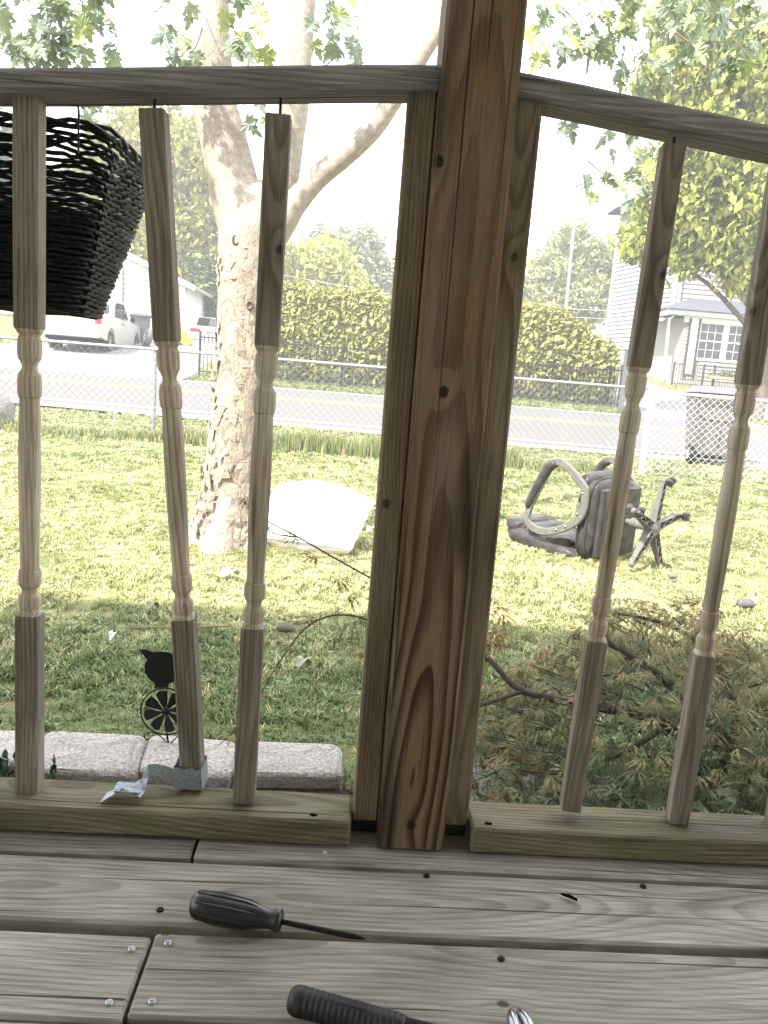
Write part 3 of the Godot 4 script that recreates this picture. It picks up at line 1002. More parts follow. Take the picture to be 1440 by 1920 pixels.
# bark skin along a path, with UVs and lumps
func bark_limb(p: Array, r: Array, sides: int, n: int, flare: float) -> SurfaceTool:
	var pts := spline(p, n)
	var rad := spline(r, n)
	var st := mb()
	st.set_smooth_group(0)
	var rings: Array = []
	var ref := Vector3(0, 0, 1)
	for i in pts.size():
		var d: Vector3 = (pts[mini(i + 1, pts.size() - 1)] - pts[maxi(i - 1, 0)]).normalized()
		ref = (ref - d * ref.dot(d)).normalized()
		var w := d.cross(ref)
		var ring: Array = []
		for k in sides + 1:
			var a := TAU * (k % sides) / sides
			var dir := ref * cos(a) + w * sin(a)
			var q: Vector3 = pts[i] + dir * rad[i]
			var lump := 0.055 * nz.get_noise_3dv(q * 2.4) + 0.03 * nz.get_noise_3d(q.x * 11.0, q.y * 4.0, q.z * 11.0) + (0.03 * nf.get_noise_3d(q.x * 30.0, q.y * 14.0, q.z * 30.0) if q.y < 1.3 else 0.0)
			if flare > 0.0:
				var h: float = maxf(0.0, 0.42 - (q.y + 0.48)) / 0.42
				lump += flare * h * h * (0.55 + 0.45 * cos(a * 5.0 + 0.6) + 0.2 * cos(a * 3.0))
			ring.append(pts[i] + dir * rad[i] * (1.0 + lump))
		rings.append(ring)
	for i in pts.size() - 1:
		for k in sides:
			var o: Vector3 = rings[i][k] + rings[i][k + 1] - pts[i] * 2.0
			var q := [rings[i][k], rings[i][k + 1], rings[i + 1][k + 1], rings[i + 1][k]]
			var uv := [Vector2(float(k) / sides, (pts[i].y + 0.5) / 3.4), Vector2(float(k + 1) / sides, (pts[i].y + 0.5) / 3.4), Vector2(float(k + 1) / sides, (pts[i + 1].y + 0.5) / 3.4), Vector2(float(k) / sides, (pts[i + 1].y + 0.5) / 3.4)]
			var idx := [0, 1, 2, 0, 2, 3]
			if (q[1] - q[0]).cross(q[2] - q[0]).dot(o) > 0.0:
				idx = [0, 2, 1, 0, 3, 2]
			for e in idx:
				st.set_uv(uv[e])
				st.add_vertex(q[e])
	return st

func near_tree() -> void:
	basket()
	M.bark_plain = tri_mat(noisetex(Color(0.34, 0.29, 0.25), Color(0.50, 0.45, 0.40), 0.06, 15), Vector3(1, 1, 1), 0.95)
	var bm := StandardMaterial3D.new()
	bm.albedo_texture = bark_texture()
	bm.roughness = 0.9
	bm.metallic_specular = 0.25
	bm.heightmap_enabled = true
	bm.heightmap_texture = bm.albedo_texture
	bm.heightmap_scale = 0.7
	M.bark = bm
	var t := thing("yard_tree", "tall tree with peeling pale bark forking above the railing", "tree", Vector3(-0.72, -0.48, -3.8))
	var o := t.position
	var loc := func(p: Array) -> Array:
		var q: Array = []
		for v in p:
			q.append(Vector3(v[0], v[1], v[2] if v.size() > 2 else -3.8))
		return q
	var tr := bark_limb(loc.call([[-0.72, -0.62], [-0.715, -0.40], [-0.71, -0.2], [-0.705, 0.1], [-0.67, 0.5], [-0.67, 0.9], [-0.665, 1.18], [-0.645, 1.40], [-0.63, 1.55], [-0.62, 1.66]]), [0.26, 0.185, 0.165, 0.150, 0.152, 0.157, 0.172, 0.190, 0.155, 0.05], 40, 7, 0.65)
	var trunk := obj("trunk", tr, bm, t)
	trunk.position = -o
	var i := 0
	for l in [
		[[[-0.66, 1.25], [-0.715, 1.45], [-0.77, 1.646], [-0.847, 1.90], [-0.90, 2.10], [-0.925, 2.33], [-0.95, 2.62, -3.82], [-1.0, 3.4, -3.9], [-1.2, 4.8, -4.1], [-1.3, 6.4, -4.2]], [0.13, 0.148, 0.143, 0.132, 0.123, 0.115, 0.11, 0.10, 0.075, 0.03]],
		[[[-0.60, 1.20, -3.82], [-0.555, 1.40, -3.83], [-0.51, 1.62, -3.84], [-0.48, 1.85, -3.86], [-0.458, 2.08, -3.87], [-0.45, 2.33, -3.88], [-0.447, 2.65, -3.9], [-0.40, 3.6, -4.0], [-0.2, 5.0, -4.1], [0.1, 6.6, -4.2]], [0.11, 0.118, 0.105, 0.094, 0.09, 0.088, 0.086, 0.075, 0.055, 0.025]],
		[[[-0.56, 1.30, -3.78], [-0.47, 1.44, -3.77], [-0.40, 1.555, -3.76], [-0.275, 1.705, -3.75], [-0.15, 1.815, -3.74], [0.0, 1.965, -3.73], [0.11, 2.13, -3.72], [0.255, 2.385, -3.7], [0.40, 2.65, -3.68], [0.7, 3.3, -3.6], [1.2, 4.4, -3.4]], [0.085, 0.083, 0.073, 0.065, 0.062, 0.058, 0.055, 0.05, 0.046, 0.035, 0.015]],
		[[[-1.05, 3.6, -3.9], [-1.5, 3.7, -3.6], [-2.1, 3.3, -3.4]], [0.05, 0.035, 0.012]],
		[[[0.62, 3.1, -3.6], [1.2, 3.25, -3.1], [1.9, 3.0, -2.9]], [0.04, 0.03, 0.012]],
		[[[-0.42, 3.3, -3.95], [-0.3, 3.5, -3.6], [-0.2, 3.1, -3.4]], [0.035, 0.025, 0.01]],
	]:
		var lm := obj("limb", bark_limb(loc.call(l[0]), l[1], 26 if i < 3 else 10, 8, 0.0), bm, t)
		lm.position = -o
		i += 1
	# bark plates curling away from the lower trunk
	var fr := RandomNumberGenerator.new()
	fr.seed = 55
	var fl := mb()
	for k in 520:
		var y := fr.randf_range(-0.42, 1.32)
		var a := fr.randf_range(0.0, TAU)
		var cx := lerpf(-0.71, -0.67, clampf(y, 0, 1))
		var rr := 0.158 + maxf(0.0, 0.1 - y) * 0.14 + maxf(0.0, y - 0.95) * 0.08
		if nz.get_noise_3d(cos(a) * 1.2, y * 2.0, sin(a) * 1.2) < -0.08:
			continue
		var n := Vector3(cos(a), 0.0, sin(a))
		var p := Vector3(cx, y, -3.8) + n * (rr - 0.004)
		var s := fr.randf_range(0.010, 0.026)
		var hh := s * fr.randf_range(0.9, 2.6)
		var tw := fr.randf_range(-0.5, 0.5)
		var u := (n.cross(Vector3.UP) * cos(tw) + Vector3.UP * sin(tw))
		var v := n.cross(u)
		var curl := fr.randf_range(0.002, 0.008)
		var q := [p - u * s - v * hh + n * curl * fr.randf(), p + u * s * 0.8 - v * hh * fr.randf_range(0.5, 1.0), p + u * s + v * hh * fr.randf_range(0.4, 1.0) + n * curl, p - u * s * fr.randf_range(0.3, 1.0) + v * hh + n * curl * 0.5]
		for e in [[0, 1, 2], [0, 2, 3]]:
			for w in e:
				fl.set_uv(Vector2(a / TAU, (q[w].y + 0.5) / 3.4))
				fl.add_vertex(q[w])
	fl.generate_normals()
	var bf := obj("bark_plates", fl, bm, t)
	bf.position = -o
	stuff(bf)
	# knots where branches were lost
	for kn in [[-0.80, 1.74, -3.672, 0.020], [-0.90, 2.30, -3.71, 0.013], [-0.865, 1.96, -3.69, 0.014], [-0.71, 1.30, -3.63, 0.022], [-0.62, 0.95, -3.645, 0.018]]:
		var st := mb()
		var b := Basis(Vector3.RIGHT, PI / 2.0)
		lathe(st, [Vector2(0.0, -0.004), Vector2(kn[3] * 0.55, -0.003), Vector2(kn[3] * 0.8, 0.008), Vector2(kn[3], 0.006), Vector2(kn[3] * 1.35, -0.012)], 14, Transform3D(b.scaled(Vector3(1, 1.3, 1)), Vector3(kn[0], kn[1], kn[2]) - o))
		obj("knot", st, M.bark_plain, t)
	# leaves: sprays hanging into view, each leaf of them a part
	var lv := [maple_leaf(1), maple_leaf(2), maple_leaf(3), maple_leaf(4)]
	var lm: Array = []
	for c in [lin(0.144, 0.178, 0.127), lin(0.172, 0.207, 0.138), lin(0.207, 0.247, 0.138), lin(0.155, 0.190, 0.144), lin(0.25, 0.28, 0.09)]:
		var m := mat(c, 0.5)
		m.backlight_enabled = true
		m.backlight = Color(0.34, 0.37, 0.26)
		m.cull_mode = BaseMaterial3D.CULL_DISABLED
		m.metallic_specular = 0.4
		lm.append(m)
	var sprays := [[-1.80, 2.25, -3.40, 0.22, 0.17, 34], [-1.56, 2.25, -3.40, 0.17, 0.17, 30], [-1.42, 2.25, -3.40, 0.07, 0.14, 12], [-1.74, 2.10, -3.40, 0.19, 0.07, 18], [-1.03, 2.30, -3.40, 0.08, 0.17, 16], [-0.99, 2.17, -3.40, 0.04, 0.07, 5], [-0.71, 2.30, -3.40, 0.08, 0.16, 15], [-0.62, 2.20, -3.40, 0.06, 0.06, 6], [-0.24, 2.38, -3.40, 0.09, 0.13, 14], [-0.15, 2.27, -3.40, 0.07, 0.10, 9], [-0.64, 1.93, -3.40, 0.06, 0.05, 5], [-1.46, 1.85, -3.40, 0.06, 0.05, 5], [0.78, 2.27, -2.90, 0.06, 0.11, 10], [0.90, 2.20, -2.90, 0.10, 0.11, 16], [1.07, 2.20, -2.90, 0.12, 0.10, 15], [1.00, 2.33, -2.90, 0.14, 0.08, 14], [1.27, 2.36, -2.90, 0.15, 0.09, 16], [1.50, 2.35, -2.90, 0.17, 0.11, 20], [1.73, 2.33, -2.90, 0.14, 0.14, 18], [1.18, 2.10, -2.90, 0.10, 0.05, 8], [1.34, 2.10, -2.90, 0.07, 0.05, 6], [1.48, 2.18, -2.90, 0.10, 0.07, 10], [0.97, 1.86, -2.90, 0.06, 0.04, 4], [1.22, 1.80, -2.90, 0.06, 0.06, 6], [1.27, 1.67, -2.90, 0.06, 0.10, 9], [1.14, 1.59, -2.90, 0.09, 0.03, 6], [1.33, 1.54, -2.90, 0.04, 0.05, 4], [1.73, 2.17, -2.90, 0.11, 0.07, 8]]
	var tw := mb()
	var big := 0
	var rest: Array = []
	var restc: Array = []
	for s in sprays:
		var c := Vector3(s[0], s[1], s[2])
		var top := c + Vector3(rng.randf_range(-0.08, 0.08), s[4] + 0.12, -0.2)
		tube(tw, spline([top - o, c + Vector3(0.05, s[4] * 0.7, -0.08) - o, c - Vector3(0, s[4] * 0.2, 0.05) - o], 4), [0.004, 0.004, 0.004, 0.0035, 0.003, 0.0025, 0.002, 0.002, 0.0015], 5)
		for k in int(s[5] * 0.95):
			var p := c + Vector3(rng.randf_range(-1, 1) * s[3], rng.randf_range(-1, 1) * s[4] + 0.03, rng.randf_range(-0.25, 0.2))
			var sz := rng.randf_range(0.085, 0.135) * (0.85 if s[2] > -3.0 else 1.0)
			var b := Basis.from_euler(Vector3(rng.randf_range(-0.9, 0.7), rng.randf_range(-1.2, 1.2), PI + rng.randf_range(-0.9, 0.9))).scaled(Vector3.ONE * sz)
			var lo := MeshInstance3D.new()
			lo.mesh = lv[big % 4]
			lo.material_override = lm[mini(4, int(pow(rng.randf(), 1.3) * 5.0))] if not (absf(s[0] + 0.62) < 0.05 and s[1] > 2.1) else lm[4]
			lo.transform = Transform3D(b, p - o)
			lo.name = "leaf"
			if big < 298:
				t.add_child(lo, true)
			else:
				rest.append(lo.transform)
				restc.append(lo.material_override.albedo_color.srgb_to_linear())
				lo.free()
			big += 1
	obj("twigs", tw, M.bark_plain, t)
	# the crown above the frame
	for k in 2600:
		var d := Vector3(rng.randfn(), rng.randfn() * 0.7, rng.randfn()).normalized() * pow(rng.randf(), 0.4)
		var p := Vector3(-0.3, 7.6, -4.3) + d * Vector3(3.6, 3.2, 3.4)
		if nz.get_noise_3dv(p * 0.55) < -0.05:
			continue
		rest.append(Transform3D(Basis.from_euler(Vector3(rng.randf_range(-0.9, 0.7), rng.randf() * TAU, PI + rng.randf_range(-0.9, 0.9))).scaled(Vector3.ONE * rng.randf_range(0.10, 0.2)), p - o))
		restc.append(Color(0.09, 0.135, 0.05))
	multi("foliage", lv[0], rest, restc, M.leaf, t)

func far_trees() -> void:
	var g := "trees and bushes across the street"
	var yg1 := Color(0.17, 0.20, 0.045)
	var yg2 := Color(0.30, 0.32, 0.08)
	simple_tree("street_tree", "bright yellow green tree overhanging the grey house", Vector3(11.9, 0.3, -21.6), 7.5, 0.2, [[9.48, 8.65, -20.0, 1.59], [8.77, 6.92, -20.0, 1.37], [9.84, 5.57, -20.0, 1.30], [8.0, 5.75, -20.0, 0.9], [8.6, 4.65, -20.3, 0.85], [10.3, 4.4, -20.3, 0.9], [7.26, 4.6, -20.0, 0.5], [10.29, 7.19, -20.0, 1.30], [7.5, 8.6, -20.3, 0.8], [8.2, 10.2, -20.3, 1.2], [11.8, 9.3, -20.6, 1.8], [12.4, 6.6, -20.6, 1.7], [9.0, 5.0, -20.3, 0.85], [10.4, 5.4, -20.3, 1.0], [7.6, 5.1, -20.2, 0.6]], 470.0, 0.27, Color(0.16, 0.21, 0.045), Color(0.42, 0.43, 0.09), g)
	simple_tree("broad_tree", "large golden green tree behind the white house", Vector3(-10.2, 2.2, -40.5), 9.0, 0.35, [[-10.50, 10.53, -40.0, 2.82], [-12.04, 9.40, -40.0, 2.26], [-8.42, 10.3, -40.0, 2.0], [-8.84, 7.40, -40.0, 2.2], [-11.19, 6.69, -40.0, 2.54], [-8.0, 5.18, -40.0, 1.6], [-9.29, 4.79, -40.0, 2.0], [-13.5, 7.5, -40.5, 2.6], [-7.4, 3.5, -39.4, 1.2]], 190.0, 0.40, Color(0.19, 0.21, 0.055), Color(0.44, 0.41, 0.11), g)
	simple_tree("lime_tree", "bright lime coloured tree over the red roof", Vector3(-2.8, 2.5, -44.5), 4.6, 0.22, [[-3.43, 5.9, -44.0, 1.55], [-1.99, 6.45, -44.0, 1.55], [-1.04, 5.66, -44.0, 1.24], [-4.64, 6.5, -44.0, 1.3], [-2.6, 4.6, -44, 1.5]], 240.0, 0.34, Color(0.30, 0.33, 0.06), Color(0.52, 0.54, 0.11), g)
	simple_tree("pale_tree", "pale grey green tree between lime tree and open sky", Vector3(-0.6, 2.8, -50.5), 6.4, 0.25, [[-2.2, 8.3, -50.0, 1.5], [-0.31, 8.3, -50.0, 1.7], [0.85, 7.0, -50.0, 1.4], [-0.48, 6.07, -50.0, 1.8], [1.3, 5.4, -50.0, 1.1]], 210.0, 0.36, Color(0.24, 0.27, 0.16), Color(0.36, 0.39, 0.22), g)
	simple_tree("feathery_tree", "light green round tree behind the hedge by the grey house", Vector3(12.6, 2.6, -46.5), 6.6, 0.25, [[11.36, 7.6, -46.0, 1.5], [12.13, 9.2, -46.0, 1.3], [13.86, 8.2, -46.0, 1.5], [15.09, 8.74, -46.0, 1.2], [10.7, 6.3, -46.0, 1.3], [13.17, 6.14, -46.0, 1.94], [16.20, 7.61, -46.0, 1.6], [11.6, 5.0, -46.0, 1.6]], 220.0, 0.34, Color(0.24, 0.27, 0.12), Color(0.44, 0.45, 0.20), g)
	simple_tree("dark_tree", "dark green bushy tree beside the white house corner", Vector3(-6.6, 1.8, -37.0), 3.2, 0.15, [[-6.9, 3.6, -36.8, 1.0], [-6.2, 4.4, -37.0, 1.1], [-5.3, 3.4, -37.0, 1.0], [-7.3, 4.9, -37.2, 0.9]], 260.0, 0.3, Color(0.05, 0.08, 0.03), Color(0.15, 0.18, 0.05), g)
	simple_tree("shade_tree", "tall tree standing left of the pickup truck", Vector3(-20.0, 2.0, -38.0), 9.0, 0.35, [[-20, 9, -38, 3.4], [-22, 7, -38, 2.8], [-18, 7.4, -38, 2.6]], 130.0, 0.45, Color(0.07, 0.10, 0.03), Color(0.15, 0.17, 0.05), g)
	# the clipped hedge behind the iron fence
	var h := thing("hedge", "long leafy yellow green hedge behind the iron fence", "hedge", Vector3(2.2, land(-22.9), -22.9))
	var xf: Array = []
	var cc: Array = []
	for i in 12500:
		var x := rng.randf_range(-5.4, 5.6)
		var f := rng.randf()
		var topy := 2.45 + 0.16 * nz.get_noise_2d(x * 0.9, 3.0) - maxf(0.0, x - 3.9) * 0.55
		var y := topy * pow(rng.randf(), 0.8)
		var z := 0.62 * (1.0 - 0.35 * y / topy) * (1.0 if f < 0.75 else rng.randf_range(-1, 1))
		if f > 0.93:
			y = topy + rng.randf_range(-0.1, 0.1) + 0.3 * pow(maxf(0.0, nz.get_noise_2d(x * 4.0, 77.0)), 1.0)
		z += 0.10 * nz.get_noise_2d(x * 2.2, y * 2.2)
		if nz.get_noise_3d(x * 1.9, y * 2.1, 8.0) < -0.2 - 0.12 * y:
			continue
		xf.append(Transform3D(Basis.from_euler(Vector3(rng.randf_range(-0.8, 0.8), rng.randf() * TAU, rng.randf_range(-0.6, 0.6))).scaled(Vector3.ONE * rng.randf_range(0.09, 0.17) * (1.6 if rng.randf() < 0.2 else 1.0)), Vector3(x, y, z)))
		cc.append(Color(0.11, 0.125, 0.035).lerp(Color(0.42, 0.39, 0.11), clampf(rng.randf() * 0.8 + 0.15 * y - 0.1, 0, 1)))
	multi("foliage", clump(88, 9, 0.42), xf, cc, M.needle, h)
	var st := mb()
	for x in rangef(-5.0, 5.2, 16):
		var xx: float = x + rng.randf_range(-0.2, 0.2)
		tube(st, [Vector3(xx, -0.1, 0), Vector3(xx + rng.randf_range(-0.15, 0.15), 0.8, 0.1), Vector3(xx + rng.randf_range(-0.3, 0.3), 1.9, 0)], [0.035, 0.025, 0.008], 5)
	obj("stems", st, M.bark_plain, h)

# ------------------------------------------------------------------ buildings
func siding(st: SurfaceTool, a: Vector3, b: Vector3, h: float, step: float, out: Vector3) -> void:
	var n := int(h / step)
	for i in n:
		var y0 := i * step
		var y1 := minf(h, y0 + step)
		var p := a + Vector3(0, y0, 0) + out * 0.045
		var q := b + Vector3(0, y0, 0) + out * 0.045
		quad(st, p, q, b + Vector3(0, y1, 0) + out * 0.004, a + Vector3(0, y1, 0) + out * 0.004, out)
		quad(st, p, q, b + Vector3(0, y0, 0), a + Vector3(0, y0, 0), Vector3.DOWN)

func sash_window(parent: Node, c: Vector3, w: float, h: float) -> void:
	var wn := Node3D.new()
	wn.name = "window"
	parent.add_child(wn, true)
	wn.position = c
	var st := mb()
	for s in [-1.0, 1.0]:
		bx(st, Vector3(s * (w * 0.5 + 0.045), 0, 0.03), Vector3(0.09, h + 0.18, 0.07), 0.006)
		bx(st, Vector3(0, s * (h * 0.5 + 0.045), 0.028), Vector3(w, 0.09, 0.064), 0.006)
	obj("frame", st, M.white, wn)
	st = mb()
	bx(st, Vector3(0, 0, 0.02), Vector3(w, 0.05, 0.055), 0.004)
	for x in [-1.0 / 6.0, 1.0 / 6.0]:
		bx(st, Vector3(x * w, 0, 0.012), Vector3(0.013, h, 0.012))
	for y in [-0.25, 0.25]:
		bx(st, Vector3(0, y * h, 0.0125), Vector3(w, 0.013, 0.012))
	obj("sash", st, M.white, wn)
	for y in [-0.25, 0.25]:
		for x in [-1.0, 0.0, 1.0]:
			for yy in [-1.0, 1.0]:
				st = mb()
				bx(st, Vector3(x * w / 3.0, y * h + yy * h * 0.125, 0.003), Vector3(w / 3.0 - 0.008, h * 0.25 - 0.008, 0.006))
				obj("pane", st, M.glass, wn)

func buildings() -> void:
	var sid := tri_mat(noisetex(Color(0.50, 0.49, 0.51), Color(0.56, 0.55, 0.565), 0.02, 31), Vector3(0.7, 0.7, 0.7), 0.7)
	var h := thing("grey_house", "grey sided two storey house with hipped porch roof", "house", Vector3(13.6, 1.25, -33.0))
	var st := mb()
	# side wall facing left and front wall
	var c0 := Vector3(-0.15, -0.3, 0)
	var cb := Vector3(-1.15, -0.3, -5.2)
	var cr := Vector3(8.5, -0.3, 0)
	quad(st, c0, cr, cr + Vector3(0, 8.3, 0), c0 + Vector3(0, 8.3, 0), Vector3(0, 0, 1))
	quad(st, c0, cb, cb + Vector3(0, 8.3, 0), c0 + Vector3(0, 8.3, 0), Vector3(-1, 0, 0.2))
	quad(st, cb, Vector3(8.5, -0.3, -5.2), Vector3(8.5, 8.0, -5.2), cb + Vector3(0, 8.3, 0), Vector3(0, 0, -1))
	quad(st, cr, Vector3(8.5, -0.3, -5.2), Vector3(8.5, 8.0, -5.2), cr + Vector3(0, 8.3, 0), Vector3(1, 0, 0))
	obj("wall", st, sid, h)
	st = mb()
	siding(st, Vector3(-0.02, 0.35, 0), Vector3(8.5, 0.35, 0), 7.6, 0.2, Vector3(0, 0, 1))
	siding(st, Vector3(-1.15, 0.35, -5.2), Vector3(-0.17, 0.35, -0.08), 7.6, 0.2, Vector3(-1, 0, 0.19).normalized())
	obj("siding", st, sid, h)
	st = mb()
	bx(st, Vector3(-0.1, 4.0, 0.02), Vector3(0.16, 7.8, 0.16), 0.01)
	bx(st, Vector3(4.2, 8.05, 0.15), Vector3(9.2, 0.22, 0.5))
	bx(st, Vector3(-1.16, 4.0, -5.2), Vector3(0.14, 7.8, 0.14), 0.01)
	obj("trim", st, M.white, h)
	st = mb()
	quad(st, Vector3(-1.8, 8.1, 0.5), Vector3(9.2, 8.1, 0.5), Vector3(7.0, 10.4, -2.6), Vector3(1.2, 10.4, -2.6), Vector3(0, 1, 1))
	quad(st, Vector3(-1.8, 8.1, -5.7), Vector3(9.2, 8.1, -5.7), Vector3(7.0, 10.4, -2.6), Vector3(1.2, 10.4, -2.6), Vector3(0, 1, -1))
	tri(st, Vector3(-1.8, 8.1, 0.5), Vector3(-1.8, 8.1, -5.7), Vector3(1.2, 10.4, -2.6), Vector3(-1, 1, 0))
	tri(st, Vector3(9.2, 8.1, 0.5), Vector3(9.2, 8.1, -5.7), Vector3(7.0, 10.4, -2.6), Vector3(1, 1, 0))
	var shing := tri_mat(noisetex(Color(0.24, 0.25, 0.28), Color(0.38, 0.39, 0.42), 0.12, 19), Vector3(1.2, 1.2, 1.2), 0.95)
	obj("roof", st, shing, h)
	st = mb()
	bx(st, Vector3(0.07, 5.4, 0.2), Vector3(0.1, 5.0, 0.08), 0.01)
	bar(st, Vector3(-1.35, 2.55, 3.05), Vector3(-1.25, 0.1, 3.05), 0.09, 0.07)
	bar(st, Vector3(-1.2, 2.62, 3.1), Vector3(-1.35, 2.5, 3.06), 0.08, 0.07)
	obj("downspout", st, M.white, h)
	# enclosed porch: world x 12.3..18, z -30
	st = mb()
	var px := -1.0
	bx(st, Vector3(2.7, 0.05, 1.6), Vector3(7.6, 0.3, 3.2))
	var cream := tri_mat(noisetex(Color(0.56, 0.545, 0.52), Color(0.61, 0.60, 0.575), 0.02, 23), Vector3(0.7, 0.7, 0.7), 0.7)
	obj("porch_floor", st, cream, h)
	st = mb()
	bx(st, Vector3(2.9, 1.42, 3.0), Vector3(7.2, 2.44, 0.08))
	bx(st, Vector3(-0.68, 1.42, 1.5), Vector3(0.08, 2.44, 3.0))
	obj("porch_wall", st, cream, h)
	st = mb()
	siding(st, Vector3(-0.6, 0.25, 3.04), Vector3(-0.02, 0.25, 3.04), 2.3, 0.15, Vector3(0, 0, 1))
	siding(st, Vector3(0.1, 0.25, 3.04), Vector3(6.4, 0.25, 3.04), 0.9, 0.15, Vector3(0, 0, 1))
	obj("porch_siding", st, cream, h)
	st = mb()
	bx(st, Vector3(2.6, 2.78, 3.12), Vector3(8.4, 0.2, 0.5), 0.01)
	bar(st, Vector3(-1.55, 2.72, 0.1), Vector3(-1.55, 2.72, 3.3), 0.2, 0.16)
	bx(st, Vector3(2.9, 2.56, 3.07), Vector3(7.3, 0.24, 0.1), 0.01)
	obj("eave", st, M.white, h)
	st = mb()
	quad(st, Vector3(-1.75, 2.88, 3.45), Vector3(6.9, 2.88, 3.45), Vector3(6.0, 3.75, 0.03), Vector3(0.75, 3.75, 0.03), Vector3(0, 1, 0.5))
	tri(st, Vector3(-1.75, 2.88, 3.45), Vector3(-1.75, 2.88, 0.03), Vector3(0.75, 3.75, 0.03), Vector3(-0.6, 1, 0))
	quad(st, Vector3(-1.75, 2.85, 3.45), Vector3(6.9, 2.85, 3.45), Vector3(6.9, 2.85, 0.03), Vector3(-1.75, 2.85, 0.03), Vector3.DOWN)
	obj("porch_roof", st, shing, h)
	for i in 2:
		st = mb()
		bx(st, Vector3(-0.52 + 0.38 * i, 1.45, 3.16), Vector3(0.07, 2.3, 0.07), 0.01)
		obj("post", st, mat(Color(0.20, 0.17, 0.16), 0.6), h)
	st = mb()
	bx(st, Vector3(-0.33, 1.5, 3.13), Vector3(0.28, 2.1, 0.03))
	obj("door", st, M.white, h)
	sash_window(h, Vector3(0.42, 1.78, 3.05), 0.92, 1.36)
	sash_window(h, Vector3(1.56, 1.78, 3.05), 0.92, 1.36)
	sash_window(h, Vector3(3.9, 1.78, 3.05), 0.92, 1.36)
	st = mb()
	bx(st, Vector3(2.2, -0.25, 3.25), Vector3(7.8, 0.5, 0.1))
	obj("foundation", st, mat(Color(0.60, 0.55, 0.50), 0.95), h)
	# porch balustrade
	var pr := thing("porch_balustrade", "dark metal balustrade with plant boxes before the grey house porch", "balustrade", Vector3(12.4, 1.2, -29.2))
	st = mb()
	for i in 40:
		if i > 11 and i < 15:
			continue
		bar(st, Vector3(i * 0.105, 0.05, 0), Vector3(i * 0.105, 0.82, 0), 0.016, 0.016)
	bar(st, Vector3(0, 0.82, 0), Vector3(4.2, 0.80, 0), 0.04, 0.03)
	bar(st, Vector3(0, 0.08, 0), Vector3(4.2, 0.08, 0), 0.03, 0.03)
	for x in [0.0, 1.2, 1.62, 3.0, 4.2]:
		bar(st, Vector3(x, -0.1, 0), Vector3(x, 0.9, 0), 0.06, 0.06)
	obj("bars", st, mat(Color(0.22, 0.22, 0.23), 0.5, 0.3), pr)
	st = mb()
	bx(st, Vector3(2.1, 0.40, 0.14), Vector3(1.5, 0.12, 0.2), 0.02)
	obj("plant_box", st, mat(Color(0.55, 0.48, 0.40), 0.8), pr)
	var xf: Array = []
	var cc: Array = []
	for i in 60:
		xf.append(Transform3D(Basis.from_euler(Vector3(rng.randf(), rng.randf() * TAU, 0)).scaled(Vector3.ONE * rng.randf_range(0.06, 0.14)), Vector3(rng.randf_range(1.35, 2.85), 0.5 + rng.randf() * 0.12, 0.14)))
		cc.append(Color(0.10, 0.13, 0.06))
	multi("plants", clump(5, 8, 0.5), xf, cc, M.needle, pr)
	# white house on the left
	var w := thing("white_house", "white sided house with gable behind the pickup", "house", Vector3(-9.2, 1.5, -32.0))
	st = mb()
	prism(st, [Vector2(-4.5, -0.6), Vector2(2.1, -0.6), Vector2(2.1, 2.25), Vector2(-1.2, 3.55), Vector2(-4.5, 2.25)], 5.0, Transform3D(Basis(), Vector3(0, 0, -2.5)))
	obj("wall", st, M.white_dirty, w)
	st = mb()
	for i in 16:
		var y := 0.1 + i * 0.2
		var xr := 2.1 if y < 2.2 else 2.1 - (y - 2.2) / 1.3 * 3.3
		var xl := -4.5 if y < 2.2 else -4.5 + (y - 2.2) / 1.3 * 3.3
		bar(st, Vector3(xl, y, 0.006), Vector3(xr, y, 0.006), 0.2, 0.012, Vector3(0, 1, 0.1))
	obj("siding", st, M.white_dirty, w)
	st = mb()
	bar(st, Vector3(-1.2, 3.62, -2.5), Vector3(2.55, 2.12, -2.5), 0.12, 5.6, Vector3(0, 0, 1))
	bar(st, Vector3(-1.2, 3.62, -2.5), Vector3(-4.95, 2.12, -2.5), 0.12, 5.6, Vector3(0, 0, 1))
	obj("roof", st, mat(Color(0.62, 0.61, 0.60), 0.9), w)
	st = mb()
	bar(st, Vector3(-1.2, 3.58, 0.32), Vector3(2.58, 2.06, 0.32), 0.18, 0.05, Vector3(0, 0, 1))
	bar(st, Vector3(2.08, -0.6, 0.03), Vector3(2.08, 2.2, 0.03), 0.12, 0.08)
	obj("trim", st, M.white, w)
	st = mb()
	bar(st, Vector3(-0.35, -0.5, 0.1), Vector3(-0.35, 2.6, 0.1), 0.06, 0.06)
	obj("service_pipe", st, mat(Color(0.3, 0.3, 0.31), 0.5), w)
	# low dark carport beyond its corner
	var gar := thing("carport", "dark open carport right of the white house", "carport", Vector3(-6.3, 1.7, -38.5))
	st = mb()
	bx(st, Vector3(0, 1.95, 0), Vector3(3.0, 0.12, 3.0))
	obj("roof", st, M.white_dirty, gar)
	for x in [-1.4, 1.4]:
		st = mb()
		bx(st, Vector3(x, 0.9, 1.4), Vector3(0.12, 2.0, 0.12))
		obj("post", st, M.white, gar)
	st = mb()
	bx(st, Vector3(0, 0.9, -1.4), Vector3(3.0, 2.0, 0.1))
	obj("back_wall", st, mat(Color(0.12, 0.12, 0.12), 0.9), gar)
	# red roofed house above the hedge
	var rr := thing("red_roofed_house", "house with faded red gabled roof showing over the hedge", "house", Vector3(-2.2, 1.8, -36.5))
	st = mb()
	bx(st, Vector3(0, 0.8, -2), Vector3(4.6, 2.2, 4.0))
	obj("wall", st, M.white_dirty, rr)
	st = mb()
